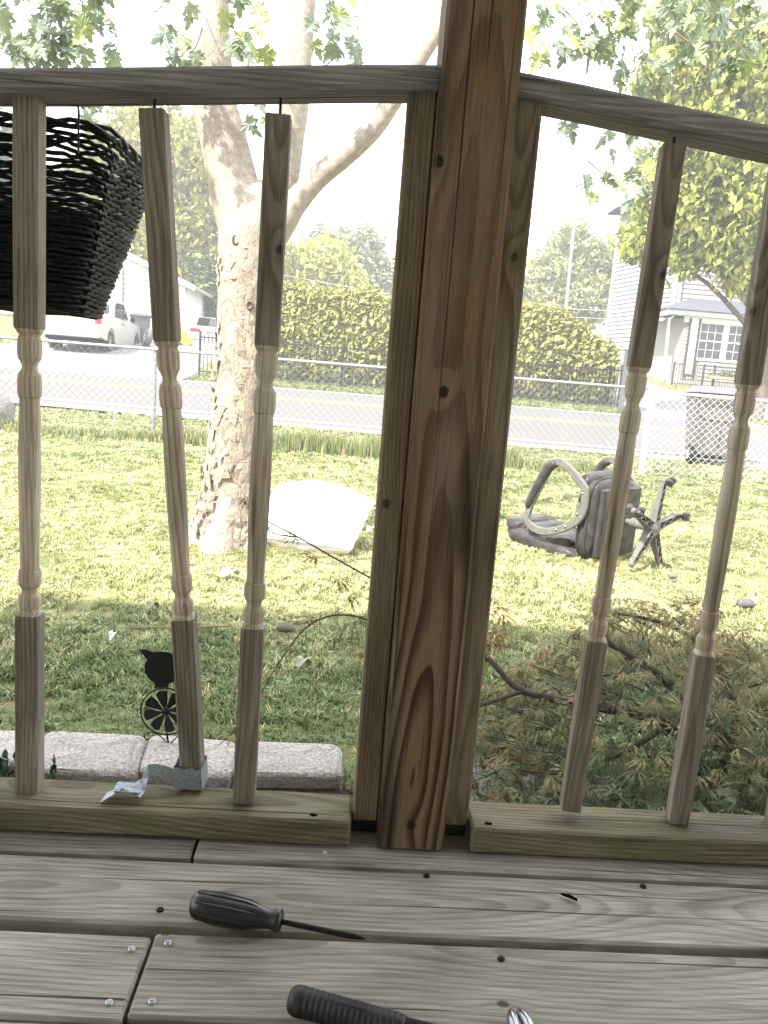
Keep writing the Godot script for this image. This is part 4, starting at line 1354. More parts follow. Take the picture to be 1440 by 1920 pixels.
	var red := tri_mat(noisetex(Color(0.62, 0.24, 0.21), Color(0.74, 0.36, 0.32), 0.05, 61), Vector3(1, 1, 1), 0.85)
	quad(st, Vector3(-2.6, 1.5, 0.4), Vector3(2.6, 1.5, 0.4), Vector3(2.6, 2.75, -2.2), Vector3(-2.6, 2.75, -2.2), Vector3(0, 1, 0.5))
	quad(st, Vector3(-2.6, 1.5, -4.6), Vector3(2.6, 1.5, -4.6), Vector3(2.6, 2.75, -2.2), Vector3(-2.6, 2.75, -2.2), Vector3(0, 1, -0.5))
	quad(st, Vector3(-0.95, 1.75, 0.6), Vector3(0.45, 2.62, 0.6), Vector3(0.45, 2.62, -2.2), Vector3(-0.95, 1.75, -1.0), Vector3(-1, 1, 0))
	quad(st, Vector3(1.85, 1.75, 0.6), Vector3(0.45, 2.62, 0.6), Vector3(0.45, 2.62, -2.2), Vector3(1.85, 1.75, -1.0), Vector3(1, 1, 0))
	obj("roof", st, red, rr)
	st = mb()
	prism(st, [Vector2(-0.75, 1.75), Vector2(1.65, 1.75), Vector2(0.45, 2.48)], 0.06, Transform3D(Basis(), Vector3(0, 0, 0.5)))
	obj("gable", st, M.white, rr)
	st = mb()
	bx(st, Vector3(0.45, 2.02, 0.54), Vector3(0.5, 0.24, 0.04))
	obj("vent", st, M.dark, rr)
	# small red building behind the white car
	var rb := thing("red_shed", "small red building with white window behind the white car", "shed", Vector3(-7.2, 2.3, -43.0))
	st = mb()
	bx(st, Vector3(0, 0.9, 0), Vector3(3.6, 1.9, 2.0))
	obj("wall", st, red, rb)
	st = mb()
	bx(st, Vector3(0, 1.95, 0), Vector3(4.0, 0.15, 2.5))
	obj("roof", st, mat(Color(0.5, 0.45, 0.44), 0.9), rb)
	st = mb()
	bx(st, Vector3(0.75, 0.75, 1.02), Vector3(0.9, 0.6, 0.05))
	obj("window_frame", st, M.white, rb)
	st = mb()
	bx(st, Vector3(0.75, 0.75, 1.05), Vector3(0.7, 0.4, 0.02))
	obj("window", st, mat(Color(0.55, 0.18, 0.2), 0.4), rb)

# ------------------------------------------------------------------ vehicles
func wheel(parent: Node, at: Vector3, r: float, w: float) -> void:
	var n := Node3D.new()
	n.name = "wheel"
	parent.add_child(n, true)
	n.position = at
	var b := Basis(Vector3(0, 0, 1), -PI / 2.0)
	var st := mb()
	lathe(st, [Vector2(r * 0.6, -w / 2), Vector2(r * 0.92, -w / 2), Vector2(r, -w * 0.3), Vector2(r, w * 0.3), Vector2(r * 0.92, w / 2), Vector2(r * 0.6, w / 2)], 26, Transform3D(b))
	obj("tyre", st, M.rubber, n)
	st = mb()
	lathe(st, [Vector2(0, w * 0.32), Vector2(r * 0.15, w * 0.34), Vector2(r * 0.18, w * 0.25), Vector2(r * 0.5, w * 0.3), Vector2(r * 0.62, w * 0.5), Vector2(r * 0.62, -w * 0.5), Vector2(0, -w * 0.45)], 20, Transform3D(b))
	for k in 6:
		var a := TAU * k / 6
		bar(st, Vector3(w * 0.36, 0, 0), Vector3(w * 0.40, cos(a) * r * 0.58, sin(a) * r * 0.58), r * 0.16, 0.02, Vector3.RIGHT)
	obj("rim", st, mat(Color(0.55, 0.55, 0.56), 0.35, 0.8), n)

func vehicles() -> void:
	# pickup: local z = forward (away), rear bumper at z 0
	var paint := mat(Color(0.66, 0.66, 0.65), 0.3, 0.35)
	paint.clearcoat_enabled = true
	paint.clearcoat = 0.6
	var t := thing("pickup_truck", "silver pickup truck parked in the driveway across the street", "truck", Vector3(-8.82, 0.66, -23.9))
	t.rotation.y = PI + 0.03
	# side outline (z, y), with wheel arches
	var arch := func(zc: float, r: float) -> Array:
		var o: Array = []
		for k in 9:
			var a := PI - PI * k / 8.0
			o.append(Vector2(zc + cos(a) * r, 0.42 + sin(a) * r))
		return o
	var side: Array = [Vector2(0.05, 0.48), Vector2(0.62, 0.42)]
	side.append_array(arch.call(1.12, 0.44))
	side.append_array([Vector2(1.7, 0.36), Vector2(3.9, 0.36)])
	side.append_array(arch.call(4.5, 0.44))
	side.append_array([Vector2(5.3, 0.42), Vector2(5.42, 0.62), Vector2(5.36, 1.0), Vector2(5.1, 1.10), Vector2(3.95, 1.16), Vector2(1.9, 1.17), Vector2(0.02, 1.17)])
	var st := mb()
	var hw := 0.95
	var side_xf := Basis(Vector3(0, 0, 1), Vector3(0, 1, 0), Vector3(-1, 0, 0))
	prism(st, side, 0.10, Transform3D(side_xf, Vector3(hw - 0.05, 0, 0)))
	prism(st, side, 0.10, Transform3D(side_xf, Vector3(-hw + 0.05, 0, 0)))
	bx(st, Vector3(0, 0.80, 3.55), Vector3(1.72, 0.7, 3.6))
	bx(st, Vector3(0, 0.60, 1.0), Vector3(1.72, 0.1, 1.9))
	obj("body", st, paint, t)
	st = mb()
	var cabp := [Vector2(1.86, 1.16), Vector2(1.92, 1.62), Vector2(2.12, 1.80), Vector2(3.1, 1.80), Vector2(3.95, 1.17)]
	prism(st, cabp, 1.62, Transform3D(side_xf, Vector3.ZERO))
	obj("cab", st, paint, t)
	for s in [-1.0, 1.0]:
		st = mb()
		prism(st, [Vector2(2.02, 1.24), Vector2(2.06, 1.6), Vector2(2.18, 1.71), Vector2(2.72, 1.72), Vector2(2.72, 1.24)], 0.02, Transform3D(side_xf, Vector3(s * 0.815, 0, 0)))
		prism(st, [Vector2(2.82, 1.24), Vector2(2.82, 1.72), Vector2(3.08, 1.72), Vector2(3.68, 1.26)], 0.02, Transform3D(side_xf, Vector3(s * 0.815, 0, 0)))
		obj("side_window", st, M.glass, t)
		st = mb()
		bx(st, Vector3(s * 1.02, 1.26, 3.5), Vector3(0.16, 0.16, 0.12), 0.03)
		obj("mirror", st, M.dark, t)
		st = mb()
		bx(st, Vector3(s * 0.965, 1.04, 2.55), Vector3(0.03, 0.035, 0.16), 0.01)
		obj("door_handle", st, M.dark, t)
		st = mb()
		bx(st, Vector3(s * 0.86, 1.02, 0.03), Vector3(0.17, 0.26, 0.10), 0.015)
		obj("taillight", st, mat(Color(0.72, 0.10, 0.11), 0.25), t)
		st = mb()
		bx(st, Vector3(s * 0.86, 0.83, 0.028), Vector3(0.17, 0.12, 0.10), 0.015)
		obj("reversing_light", st, M.white, t)
		for z in [1.12, 4.5]:
			wheel(t, Vector3(s * 0.80, 0.385, z), 0.385, 0.26 * s)
	st = mb()
	bx(st, Vector3(0, 1.44, 1.9), Vector3(1.3, 0.34, 0.04))
	obj("rear_window", st, M.glass, t)
	st = mb()
	bx(st, Vector3(0, 0.92, 0.03), Vector3(1.52, 0.5, 0.08), 0.015)
	bx(st, Vector3(0, 1.08, -0.012), Vector3(0.28, 0.08, 0.02), 0.01)
	obj("tailgate", st, paint, t)
	st = mb()
	bx(st, Vector3(0, 0.56, -0.04), Vector3(1.86, 0.2, 0.2), 0.03)
	obj("bumper", st, mat(Color(0.74, 0.74, 0.74), 0.3, 0.5), t)
	st = mb()
	bx(st, Vector3(0, 0.60, -0.15), Vector3(0.34, 0.15, 0.02))
	obj("number_plate", st, M.white, t)
	st = mb()
	bx(st, Vector3(0, 0.40, 1.2), Vector3(1.5, 0.10, 2.3))
	bx(st, Vector3(0, 0.36, 0.15), Vector3(1.2, 0.07, 0.1))
	obj("undercarriage", st, M.dark, t)
	# white saloon car, seen from behind
	var c := thing("white_car", "white car seen from behind beside the white house", "car", Vector3(-6.25, 1.28, -33.4))
	c.rotation.y = PI + 0.1
	st = mb()
	var cs: Array = [Vector2(0.0, 0.35), Vector2(0.05, 0.86), Vector2(0.75, 0.93), Vector2(1.35, 1.36), Vector2(2.4, 1.38), Vector2(3.1, 0.95), Vector2(4.2, 0.82), Vector2(4.3, 0.4), Vector2(4.0, 0.22), Vector2(0.3, 0.22)]
	prism(st, cs, 1.7, Transform3D(side_xf, Vector3.ZERO))
	obj("body", st, M.white, c)
	st = mb()
	quad(st, Vector3(-0.68, 0.97, 0.745), Vector3(0.68, 0.97, 0.745), Vector3(0.6, 1.33, 1.23), Vector3(-0.6, 1.33, 1.23), Vector3(0, 1, -1))
	obj("rear_window", st, M.glass, c)
	for s in [-1.0, 1.0]:
		st = mb()
		bx(st, Vector3(s * 0.64, 0.72, 0.02), Vector3(0.40, 0.13, 0.08), 0.02)
		obj("taillight", st, mat(Color(0.70, 0.09, 0.12), 0.3), c)
		for z in [0.8, 3.4]:
			wheel(c, Vector3(s * 0.76, 0.3, z), 0.3, 0.2 * s)
	st = mb()
	bx(st, Vector3(0, 0.66, 0.015), Vector3(0.4, 0.13, 0.03))
	obj("number_plate", st, mat(Color(0.6, 0.6, 0.62), 0.5), c)

# ------------------------------------------------------------------ fences and roadside things
func chain_mesh(x0: float, x1: float, h: float, step: float, rad: float) -> SurfaceTool:
	var st := mb()
	var n := int((x1 - x0 + h) / step)
	for i in n:
		for s in [-1.0, 1.0]:
			var a: float = x0 + i * step - (h if s > 0 else 0.0)
			var y0 := 0.02
			var xa: float = a
			var xb: float = a + h * s if s > 0 else a - h
			var ya := y0
			var yb := h
			if s > 0:
				if xa < x0:
					ya = y0 + (x0 - xa)
					xa = x0
				if xb > x1:
					yb = h - (xb - x1)
					xb = x1
			else:
				if xb < x0:
					yb = h - (x0 - xb)
					xb = x0
				if xa > x1:
					ya = y0 + (xa - x1)
					xa = x1
			if yb - ya < 0.04:
				continue
			var m := int(ceil((yb - ya) / 0.35))
			var zz: float = 0.003 * s
			tube(st, [Vector3(xa, ya, zz), Vector3((xa + xb) * 0.5, (ya + yb) * 0.5 + 0.004, zz), Vector3(xb, yb, zz)], rad, 3, false, false)
	return st

func chain_fence(label: String, x0: float, x1: float, z: float, posts: Array, h: float, m: Material, pr: float) -> void:
	var t := thing("chain_link_fence", label, "fence", Vector3(x0, -0.48, z), "chain link fence runs along the road")
	var me := obj("wire_mesh", chain_mesh(0.0, x1 - x0, h - 0.03, 0.105, 0.0030 if pr < 0.03 else 0.0023), mat(Color(0.46, 0.46, 0.46), 0.5, 0.3) if pr < 0.03 else m, t)
	stuff(me)
	var st := mb()
	tube(st, [Vector3(0, h, 0), Vector3((x1 - x0) * 0.5, h + 0.006, 0), Vector3(x1 - x0, h, 0)], 0.021, 10)
	obj("top_rail", st, m, t)
	for p in posts:
		st = mb()
		tube(st, [Vector3(p - x0, -0.1, -0.03), Vector3(p - x0, h + 0.02, -0.03)], pr, 12)
		ball(st, Vector3(p - x0, h + 0.02, -0.03), Vector3(pr * 1.15, pr * 0.9, pr * 1.15))
		for y in [0.3, 0.7, 1.0]:
			lathe(st, [Vector2(pr * 1.18, -0.012), Vector2(pr * 1.18, 0.012)], 12, Transform3D(Basis(), Vector3(p - x0, y, -0.03)))
		obj("post", st, m, t)

func fences() -> void:
	chain_fence("grey chain link fence along the far edge of the lawn", -8.6, 4.12, -9.85, [-8.6, -5.65, -2.70, 0.62], 1.215, M.galv, 0.026)
	var wp := tri_mat(noisetex(Color(0.78, 0.78, 0.77), Color(0.88, 0.88, 0.87), 0.03, 6), Vector3(2, 2, 2), 0.5)
	chain_fence("white railed chain link fence in front of the wheeled bin", 4.21, 10.2, -9.9, [4.21, 7.2, 10.2], 1.18, wp, 0.040)
	# iron picket fence across the street
	var t := thing("iron_fence", "dark iron picket fence in front of the hedge", "fence", Vector3(-4.4, land(-21.7), -21.7))
	var im := mat(Color(0.10, 0.105, 0.11), 0.5, 0.3)
	var st := mb()
	for i in 110:
		var x := i * 0.112
		bar(st, Vector3(x, 0.06, 0), Vector3(x, 1.18, 0), 0.018, 0.018)
	stuff(obj("pickets", st, im, t))
	st = mb()
	bx(st, Vector3(6.1, 0.14, 0), Vector3(12.2, 0.035, 0.03))
	bx(st, Vector3(6.1, 1.10, 0), Vector3(12.2, 0.035, 0.03))
	obj("rail", st, im, t)
	for i in 7:
		st = mb()
		bx(st, Vector3(i * 2.033, 0.62, 0), Vector3(0.06, 1.3, 0.06), 0.005)
		obj("post", st, im, t)
	t = thing("iron_side_fence", "short run of iron pickets beside the grey house", "fence", Vector3(7.5, land(-21.7), -21.75))
	st = mb()
	for i in 60:
		var z := -i * 0.12
		var y := land(-21.75 + z) - land(-21.7)
		bar(st, Vector3(i * 0.028, y + 0.06, z), Vector3(i * 0.028, y + 1.2, z), 0.018, 0.018)
	stuff(obj("pickets", st, im, t))
	st = mb()
	for yy in [0.14, 1.1]:
		bar(st, Vector3(0, yy, 0), Vector3(30 * 0.028, yy + land(-25.35) - land(-21.7), -3.6), 0.03, 0.035)
	obj("rail", st, im, t)
	# mailbox post
	t = thing("mailbox", "grey mailbox post with arched box at the iron fence's end", "mailbox", Vector3(7.72, land(-21.2), -21.2))
	st = mb()
	bx(st, Vector3(0, 0.8, 0), Vector3(0.14, 1.75, 0.14), 0.01)
	bx(st, Vector3(0, 1.72, 0), Vector3(0.2, 0.06, 0.2), 0.01)
	bar(st, Vector3(0, 1.45, 0), Vector3(0.5, 1.5, 0), 0.05, 0.05)
	obj("post", st, mat(Color(0.33, 0.33, 0.34), 0.7), t)
	st = mb()
	var ap: Array = [Vector2(0.16, 0.72), Vector2(0.46, 0.72)]
	for k in 9:
		ap.append(Vector2(0.31 + 0.15 * cos(PI * k / 8.0), 1.28 + 0.15 * sin(PI * k / 8.0)))
	prism(st, ap, 0.2, Transform3D())
	obj("box", st, mat(Color(0.52, 0.52, 0.53), 0.6), t)
	st = mb()
	var ap2: Array = []
	for p in ap:
		ap2.append(Vector2(0.31 + (p.x - 0.31) * 0.7, 1.05 + (p.y - 1.05) * 0.8))
	prism(st, ap2, 0.22, Transform3D())
	obj("door", st, mat(Color(0.30, 0.31, 0.31), 0.5), t)
	# garden lantern
	t = thing("garden_lantern", "white topped garden lantern rising behind the iron fence", "lantern", Vector3(7.2, land(-23.2), -23.2))
	st = mb()
	tube(st, [Vector3(0, -0.1, 0), Vector3(0, 1.35, 0)], 0.025, 8)
	obj("pole", st, M.white, t)
	st = mb()
	lathe(st, [Vector2(0.06, 1.35), Vector2(0.10, 1.5), Vector2(0.24, 1.52), Vector2(0.12, 1.66), Vector2(0.10, 1.72), Vector2(0.09, 1.80), Vector2(0.0, 1.84)], 14)
	obj("lamp_head", st, M.white, t)
	# utility pole and wires
	t = thing("utility_pole", "thin pale utility pole carrying wires behind the hedge", "pole", Vector3(10.8, 2.3, -40.0))
	st = mb()
	tube(st, [Vector3(0, -0.5, 0), Vector3(-0.15, 7.5, 0)], [0.10, 0.07], 10)
	bx(st, Vector3(-0.14, 7.1, 0), Vector3(1.6, 0.1, 0.1))
	obj("shaft", st, M.galv, t)
	for y in [2.55, 2.15]:
		st = mb()
		tube(st, spline([Vector3(-16, y + 0.5, 1), Vector3(-8, y - 0.1, 0.5), Vector3(0, y, 0.1), Vector3(3, y - 0.2, 4)], 8), 0.018, 5, true, false)
		obj("wire", st, M.galv, t)
	# wheeled bin, rear side towards the yard
	bin("wheeled_bin", "grey wheeled rubbish bin standing on the verge behind the fence", Vector3(6.32, land(-12.3), -12.35), PI - 0.2, 1.17, Color(0.42, 0.40, 0.395))
	bin("wheeled_bin", "dark bin standing by the white house beyond the truck", Vector3(-8.1, land(-29.2), -29.2), 0.3, 0.95, Color(0.30, 0.31, 0.32))
	# tyre, toys and odds and ends by the white house
	t = thing("old_tyre", "old tyre leaning by the dark bin across the street", "tyre", Vector3(-7.5, land(-28.0) + 0.30, -28.0))
	st = mb()
	var b := Basis.from_euler(Vector3(0, 0.5, 1.25))
	lathe(st, [Vector2(0.19, -0.09), Vector2(0.30, -0.1), Vector2(0.33, -0.06), Vector2(0.33, 0.06), Vector2(0.30, 0.1), Vector2(0.19, 0.09), Vector2(0.17, 0.0), Vector2(0.19, -0.09)], 24, Transform3D(b))
	obj("tread", st, mat(Color(0.33, 0.32, 0.32), 0.8), t)
	t = thing("toy_car", "yellow plastic toy car on the far driveway", "toy", Vector3(-6.55, land(-29.5), -29.5))
	st = mb()
	prism(st, [Vector2(-0.3, 0.1), Vector2(0.3, 0.1), Vector2(0.34, 0.28), Vector2(0.16, 0.32), Vector2(0.08, 0.52), Vector2(-0.18, 0.52), Vector2(-0.3, 0.32)], 0.34)
	obj("body", st, mat(Color(0.90, 0.78, 0.08), 0.5), t)
	for x in [-0.18, 0.18]:
		st = mb()
		tube(st, [Vector3(x, 0.1, -0.2), Vector3(x, 0.1, 0.2)], 0.1, 12)
		obj("wheel", st, mat(Color(0.75, 0.65, 0.1), 0.6), t)
	t = thing("scooter", "small pink and purple scooter beside the old tyre", "scooter", Vector3(-7.0, land(-28.4), -28.4))
	st = mb()
	bar(st, Vector3(-0.3, 0.12, 0), Vector3(0.25, 0.12, 0), 0.1, 0.03, Vector3(0, 0, 1))
	tube(st, [Vector3(0.25, 0.1, 0), Vector3(0.18, 0.62, 0)], 0.02, 6)
	tube(st, [Vector3(0.18, 0.62, -0.15), Vector3(0.18, 0.62, 0.15)], 0.02, 6)
	obj("frame", st, mat(Color(0.55, 0.25, 0.5), 0.5), t)
	for x in [-0.3, 0.28]:
		st = mb()
		tube(st, [Vector3(x, 0.09, -0.03), Vector3(x, 0.09, 0.03)], 0.09, 12)
		obj("wheel", st, mat(Color(0.8, 0.55, 0.65), 0.5), t)
	t = thing("marker_post", "short orange wooden post against the white house", "post", Vector3(-8.1, land(-31.2), -31.2))
	st = mb()
	bx(st, Vector3(0, 0.35, 0), Vector3(0.16, 0.9, 0.12), 0.01)
	obj("shaft", st, mat(Color(0.72, 0.42, 0.22), 0.8), t)
	# low wall of pale blocks at the right
	t = thing("block_wall", "low wall of pale concrete blocks across the street", "wall", Vector3(11.7, land(-21.6), -21.6))
	for r in 2:
		for i in 10:
			st = mb()
			bx(st, Vector3.ZERO, Vector3(0.385, 0.185, 0.24), 0.012)
			var bl := obj("block", st, M.white_dirty, t)
			bl.position = Vector3(i * 0.4 + (0.2 if r else 0.0), 0.1 + r * 0.2, 0.02 * (i % 2))
	st = mb()
	bx(st, Vector3(2.0, 0.435, 0), Vector3(4.3, 0.06, 0.3), 0.01)
	obj("capstone", st, M.white_dirty, t)
	# rounded rock by the fence
	t = thing("boulder", "rounded grey boulder in front of the chain link fence", "rock", Vector3(-4.98, -0.48, -10.15))
	st = mb()
	ball(st, Vector3(0, 0.2, 0), Vector3(0.27, 0.28, 0.24), 0.25, 22, 14)
	obj("stone", st, tri_mat(noisetex(Color(0.42, 0.40, 0.39), Color(0.62, 0.60, 0.58), 0.04, 44), Vector3(2, 2, 2), 0.95), t)

func bin(called: String, label: String, at: Vector3, turn: float, k: float, col: Color) -> void:
	var t := thing(called, label, "bin", at)
	t.rotation.y = turn
	t.scale = Vector3.ONE
	var m := tri_mat(noisetex(col * 0.9, col * 1.12, 0.03, 51), Vector3(1.5, 1.5, 1.5), 0.6)
	var st := mb()
	# tapered tub: front is +z
	var lo := [Vector3(-0.29, 0.12, -0.24), Vector3(0.29, 0.12, -0.24), Vector3(0.29, 0.05, 0.27), Vector3(-0.29, 0.05, 0.27)]
	var hi := [Vector3(-0.37, 1.02, -0.40), Vector3(0.37, 1.02, -0.40), Vector3(0.37, 1.02, 0.40), Vector3(-0.37, 1.02, 0.40)]
	for i in 4:
		var j := (i + 1) % 4
		quad(st, lo[i] * k, lo[j] * k, hi[j] * k, hi[i] * k, (lo[i] + lo[j]) * Vector3(1, 0, 1))
	quad(st, lo[0] * k, lo[1] * k, lo[2] * k, lo[3] * k, Vector3.DOWN)
	obj("tub", st, m, t)
	st = mb()
	bx(st, Vector3(0, 1.0, 0) * k, Vector3(0.80, 0.05, 0.84) * k, 0.015)
	for x in [-0.22, 0.0, 0.22]:
		bar(st, Vector3(x, 0.30, -0.305) * k, Vector3(x * 1.05, 0.62, -0.352) * k, 0.03, 0.03)
	obj("collar", st, m, t)
	# moulded back: step under the handle and ribs
	st = mb()
	var seg := 10
	for i in seg:
		var x0 := -0.33 + 0.66 * i / seg
		var x1 := -0.33 + 0.66 * (i + 1) / seg
		var y0 := 0.70 - 0.06 * sin(PI * i / seg)
		var y1 := 0.70 - 0.06 * sin(PI * (i + 1) / seg)
		quad(st, Vector3(x0, y0, -0.36) * k, Vector3(x1, y1, -0.36) * k, Vector3(x1, 0.97, -0.415) * k, Vector3(x0, 0.97, -0.415) * k, Vector3(0, 0, -1))
		quad(st, Vector3(x0, y0, -0.36) * k, Vector3(x1, y1, -0.36) * k, Vector3(x1, y1, -0.33) * k, Vector3(x0, y0, -0.33) * k, Vector3.DOWN)
	obj("back_panel", st, m, t)
	st = mb()
	# domed lid
	var e := [Vector3(-0.41, 1.03, -0.44), Vector3(0.41, 1.03, -0.44), Vector3(0.41, 1.03, 0.46), Vector3(-0.41, 1.03, 0.46)]
	var f := [Vector3(-0.30, 1.13, -0.30), Vector3(0.30, 1.13, -0.30), Vector3(0.30, 1.13, 0.34), Vector3(-0.30, 1.13, 0.34)]
	for i in 4:
		var j := (i + 1) % 4
		quad(st, e[i] * k, e[j] * k, f[j] * k, f[i] * k, (e[i] + e[j]) * Vector3(1, 0, 1) + Vector3.UP)
	quad(st, f[0] * k, f[1] * k, f[2] * k, f[3] * k, Vector3.UP)
	quad(st, e[0] * k, e[1] * k, e[2] * k, e[3] * k, Vector3.DOWN)
	obj("lid", st, m, t)
	st = mb()
	tube(st, [Vector3(-0.3, 0.95, -0.47) * k, Vector3(0.3, 0.95, -0.47) * k], 0.02 * k, 8)
	for x in [-0.3, 0.0, 0.3]:
		bar(st, Vector3(x, 0.95, -0.47) * k, Vector3(x, 0.98, -0.38) * k, 0.03, 0.05)
	obj("handle", st, m, t)
	for s in [-1.0, 1.0]:
		st = mb()
		tube(st, [Vector3(s * 0.30, 0.13, -0.30) * k, Vector3(s * 0.38, 0.13, -0.30) * k], 0.135 * k, 18)
		obj("wheel", st, M.rubber, t)
		st = mb()
		tube(st, [Vector3(s * 0.36, 0.13, -0.30) * k, Vector3(s * 0.384, 0.13, -0.30) * k], 0.07 * k, 14)
		obj("hub", st, M.white_dirty, t)
	st = mb()
	tube(st, [Vector3(-0.34, 0.13, -0.30) * k, Vector3(0.34, 0.13, -0.30) * k], 0.018 * k, 8)
	obj("axle", st, M.dark_steel, t)

# ------------------------------------------------------------------ things in the yard
func yard_things() -> void:
	# stuffed white pillow
	var p := thing("pillow", "plump white pillow lying on the lawn beside the tree", "pillow", Vector3(-0.20, -0.48, -3.86))
	var st := mb()
	st.set_smooth_group(0)
	var n := 30
	var bas := Basis.from_euler(Vector3(deg_to_rad(24.0), deg_to_rad(-16.0), deg_to_rad(0.0)))
	var g: Array = []
	for s in [1.0, -1.0]:
		var rows: Array = []
		for j in n + 1:
			var row: Array = []
			for i in n + 1:
				var u := -1.0 + 2.0 * i / n
				var v := -1.0 + 2.0 * j / n
				var k := (1.0 - u * u) * (1.0 - v * v)
				var hgt: float = 0.215 * pow(k, 0.42) * s
				var pin := 1.0 - 0.10 * (1.0 - absf(u * v))
				var x := u * 0.34 * (1.0 - 0.05 * (1.0 - v * v) * absf(u))
				var z := v * 0.27 * (1.0 - 0.05 * (1.0 - u * u) * absf(v))
				var wr: float = 0.012 * nz.get_noise_3d(u * 2.2, v * 2.2, s * 5.0) + 0.020 * pow(maxf(absf(u), absf(v)), 4.0) * sin((u * v) * 13.0 + (u + v) * 5.0 + s)
				row.append(bas * Vector3(x, hgt + wr * minf(1.0, k * 6.0), z) + Vector3(0, 0.175, 0))
			rows.append(row)
		for j in n:
			for i in n:
				quad(st, rows[j][i], rows[j][i + 1], rows[j + 1][i + 1], rows[j + 1][i], bas * Vector3(0, s, 0))
	var cloth := mat(Color(0.90, 0.89, 0.90), 0.85)
	obj("cushion", st, cloth, p)
	st = mb()
	var seam: Array = []
	for k in 41:
		var a := k / 10.0
		var e := fposmod(a, 1.0) * 2.0 - 1.0
		var uv: Vector2 = [Vector2(e, -1), Vector2(1, e), Vector2(-e, 1), Vector2(-1, -e)][int(a) % 4]
		seam.append(bas * Vector3(uv.x * 0.34 * (1.0 - 0.05 * (1.0 - uv.y * uv.y) * absf(uv.x)), 0, uv.y * 0.27 * (1.0 - 0.05 * (1.0 - uv.x * uv.x) * absf(uv.y))) + Vector3(0, 0.175, 0))
	tube(st, seam, 0.004, 5)
	obj("seam", st, cloth, p)
	office_chair()
	ornament()
	# edging stones
	var sm: Array = []
	for i in 3:
		var c := Color(0.60 + 0.03 * i, 0.575 + 0.025 * i, 0.56 + 0.02 * i)
		sm.append(tri_mat(noisetex(c * 0.86, c * 1.18, 0.06, 70 + i, 5), Vector3(4.5, 4.5, 4.5), 0.95, false, noisetex(Color.BLACK, Color.WHITE, 0.09, 90 + i, 5), 0.35))
	for s in [
		[-0.60, -0.905, 0.25, 0.082, 0.13, "broad pale edging stone behind the leftmost baluster"],
		[-0.355, -0.93, 0.22, 0.07, 0.12, "pale edging stone behind the taped leaning baluster"],
		[-0.105, -0.955, 0.275, 0.058, 0.11, "long pale edging stone between third baluster and post"],
		[-0.86, -0.92, 0.20, 0.07, 0.11, "pale edging stone half hidden by the dark leafy plant"],
		[0.36, -0.90, 0.26, 0.06, 0.10, "pale edging stone just right of the post under the shrub"],
		[0.63, -0.86, 0.22, 0.06, 0.11, "pale edging stone deep in the shrub's shade"],
	]:
		var t := thing("edging_stone", s[5], "stone", Vector3(s[0], -0.47, s[1]), "edging stones along the lawn")
		st = mb()
		ball(st, Vector3(0, 0.03, 0), Vector3(s[2] * 0.53, s[3] * 0.75, s[4] * 0.62), 0.055, 56, 30, Basis.from_euler(Vector3(0.20, rng.randf_range(-0.12, 0.12), rng.randf_range(-0.05, 0.05))), 0.24, true, 0.16)
		obj("rock", st, sm[rng.randi() % 3], t)
	# litter
	var lit := [
		["paper_scrap", "white scrap of paper on dry grass beside the third baluster", "paper", -0.56, -2.90, 0.05, Color(0.8, 0.79, 0.74)],
		["stone_chip", "pale stone on the grass right of the third baluster", "stone", -0.205, -2.11, 0.04, Color(0.42, 0.40, 0.33)],
		["paper_scrap", "small white scrap on the shaded grass near the post", "paper", -0.11, -1.72, 0.03, Color(0.66, 0.63, 0.56)],
		["lump", "small grey lump on dry grass at the right", "stone", 2.18, -2.97, 0.05, Color(0.38, 0.37, 0.37)],
		["lump", "small grey lump lying nearest the chair on the lawn", "stone", 2.0, -3.5, 0.03, Color(0.42, 0.41, 0.4)],
		["petal", "tiny white petal on green grass near leftmost baluster", "petal", -0.83, -1.87, 0.018, Color(0.9, 0.9, 0.92)],
		["paper_scrap", "small pale scrap above the stick on the lawn", "paper", -0.79, -2.28, 0.03, Color(0.6, 0.57, 0.48)],
		["paper_scrap", "white scrap on the lawn behind the pillow's right corner", "paper", 0.19, -4.3, 0.035, Color(0.9, 0.9, 0.9)],
	]
	for l in lit:
		var t := thing(l[0], l[1], l[2], Vector3(l[3], -0.46, l[4]))
		st = mb()
		if l[2] == "stone":
			ball(st, Vector3(0, 0.022, 0), Vector3(l[5], l[5] * 0.55, l[5] * 0.7), 0.35, 12, 8, Basis(), 1.0, true, 0.4)
		else:
			var q: Array = []
			for k in 9:
				var a := TAU * k / 9.0
				q.append(Vector3(cos(a) * l[5] * rng.randf_range(0.7, 1.2), 0.03 + 0.02 * sin(a * 2.0), sin(a) * l[5] * 0.7))
			for k in 9:
				tri(st, Vector3(0, 0.04, 0), q[k], q[(k + 1) % 9], Vector3.UP)
				tri(st, Vector3(0, 0.037, 0), q[k] - Vector3(0, 0.002, 0), q[(k + 1) % 9] - Vector3(0, 0.002, 0), Vector3.DOWN)
		obj("piece", st, tri_mat(noisetex(l[6] * 0.85, l[6] * 1.1, 0.05, 3), Vector3(8, 8, 8), 0.8), t)
	var t := thing("stick", "thin pale stick lying on the grass behind the bird", "stick", Vector3(-0.66, -0.455, -2.0))
	st = mb()
	tube(st, spline([Vector3(-0.16, 0.02, 0.02), Vector3(-0.05, 0.035, 0.04), Vector3(0.08, 0.03, 0.0), Vector3(0.24, 0.04, -0.02)], 4), 0.0035, 6)
	tube(st, [Vector3(-0.08, 0.03, 0.035), Vector3(-0.15, 0.05, -0.03)], [0.004, 0.002], 5)
	obj("wood", st, mat(Color(0.50, 0.45, 0.36), 0.9), t)

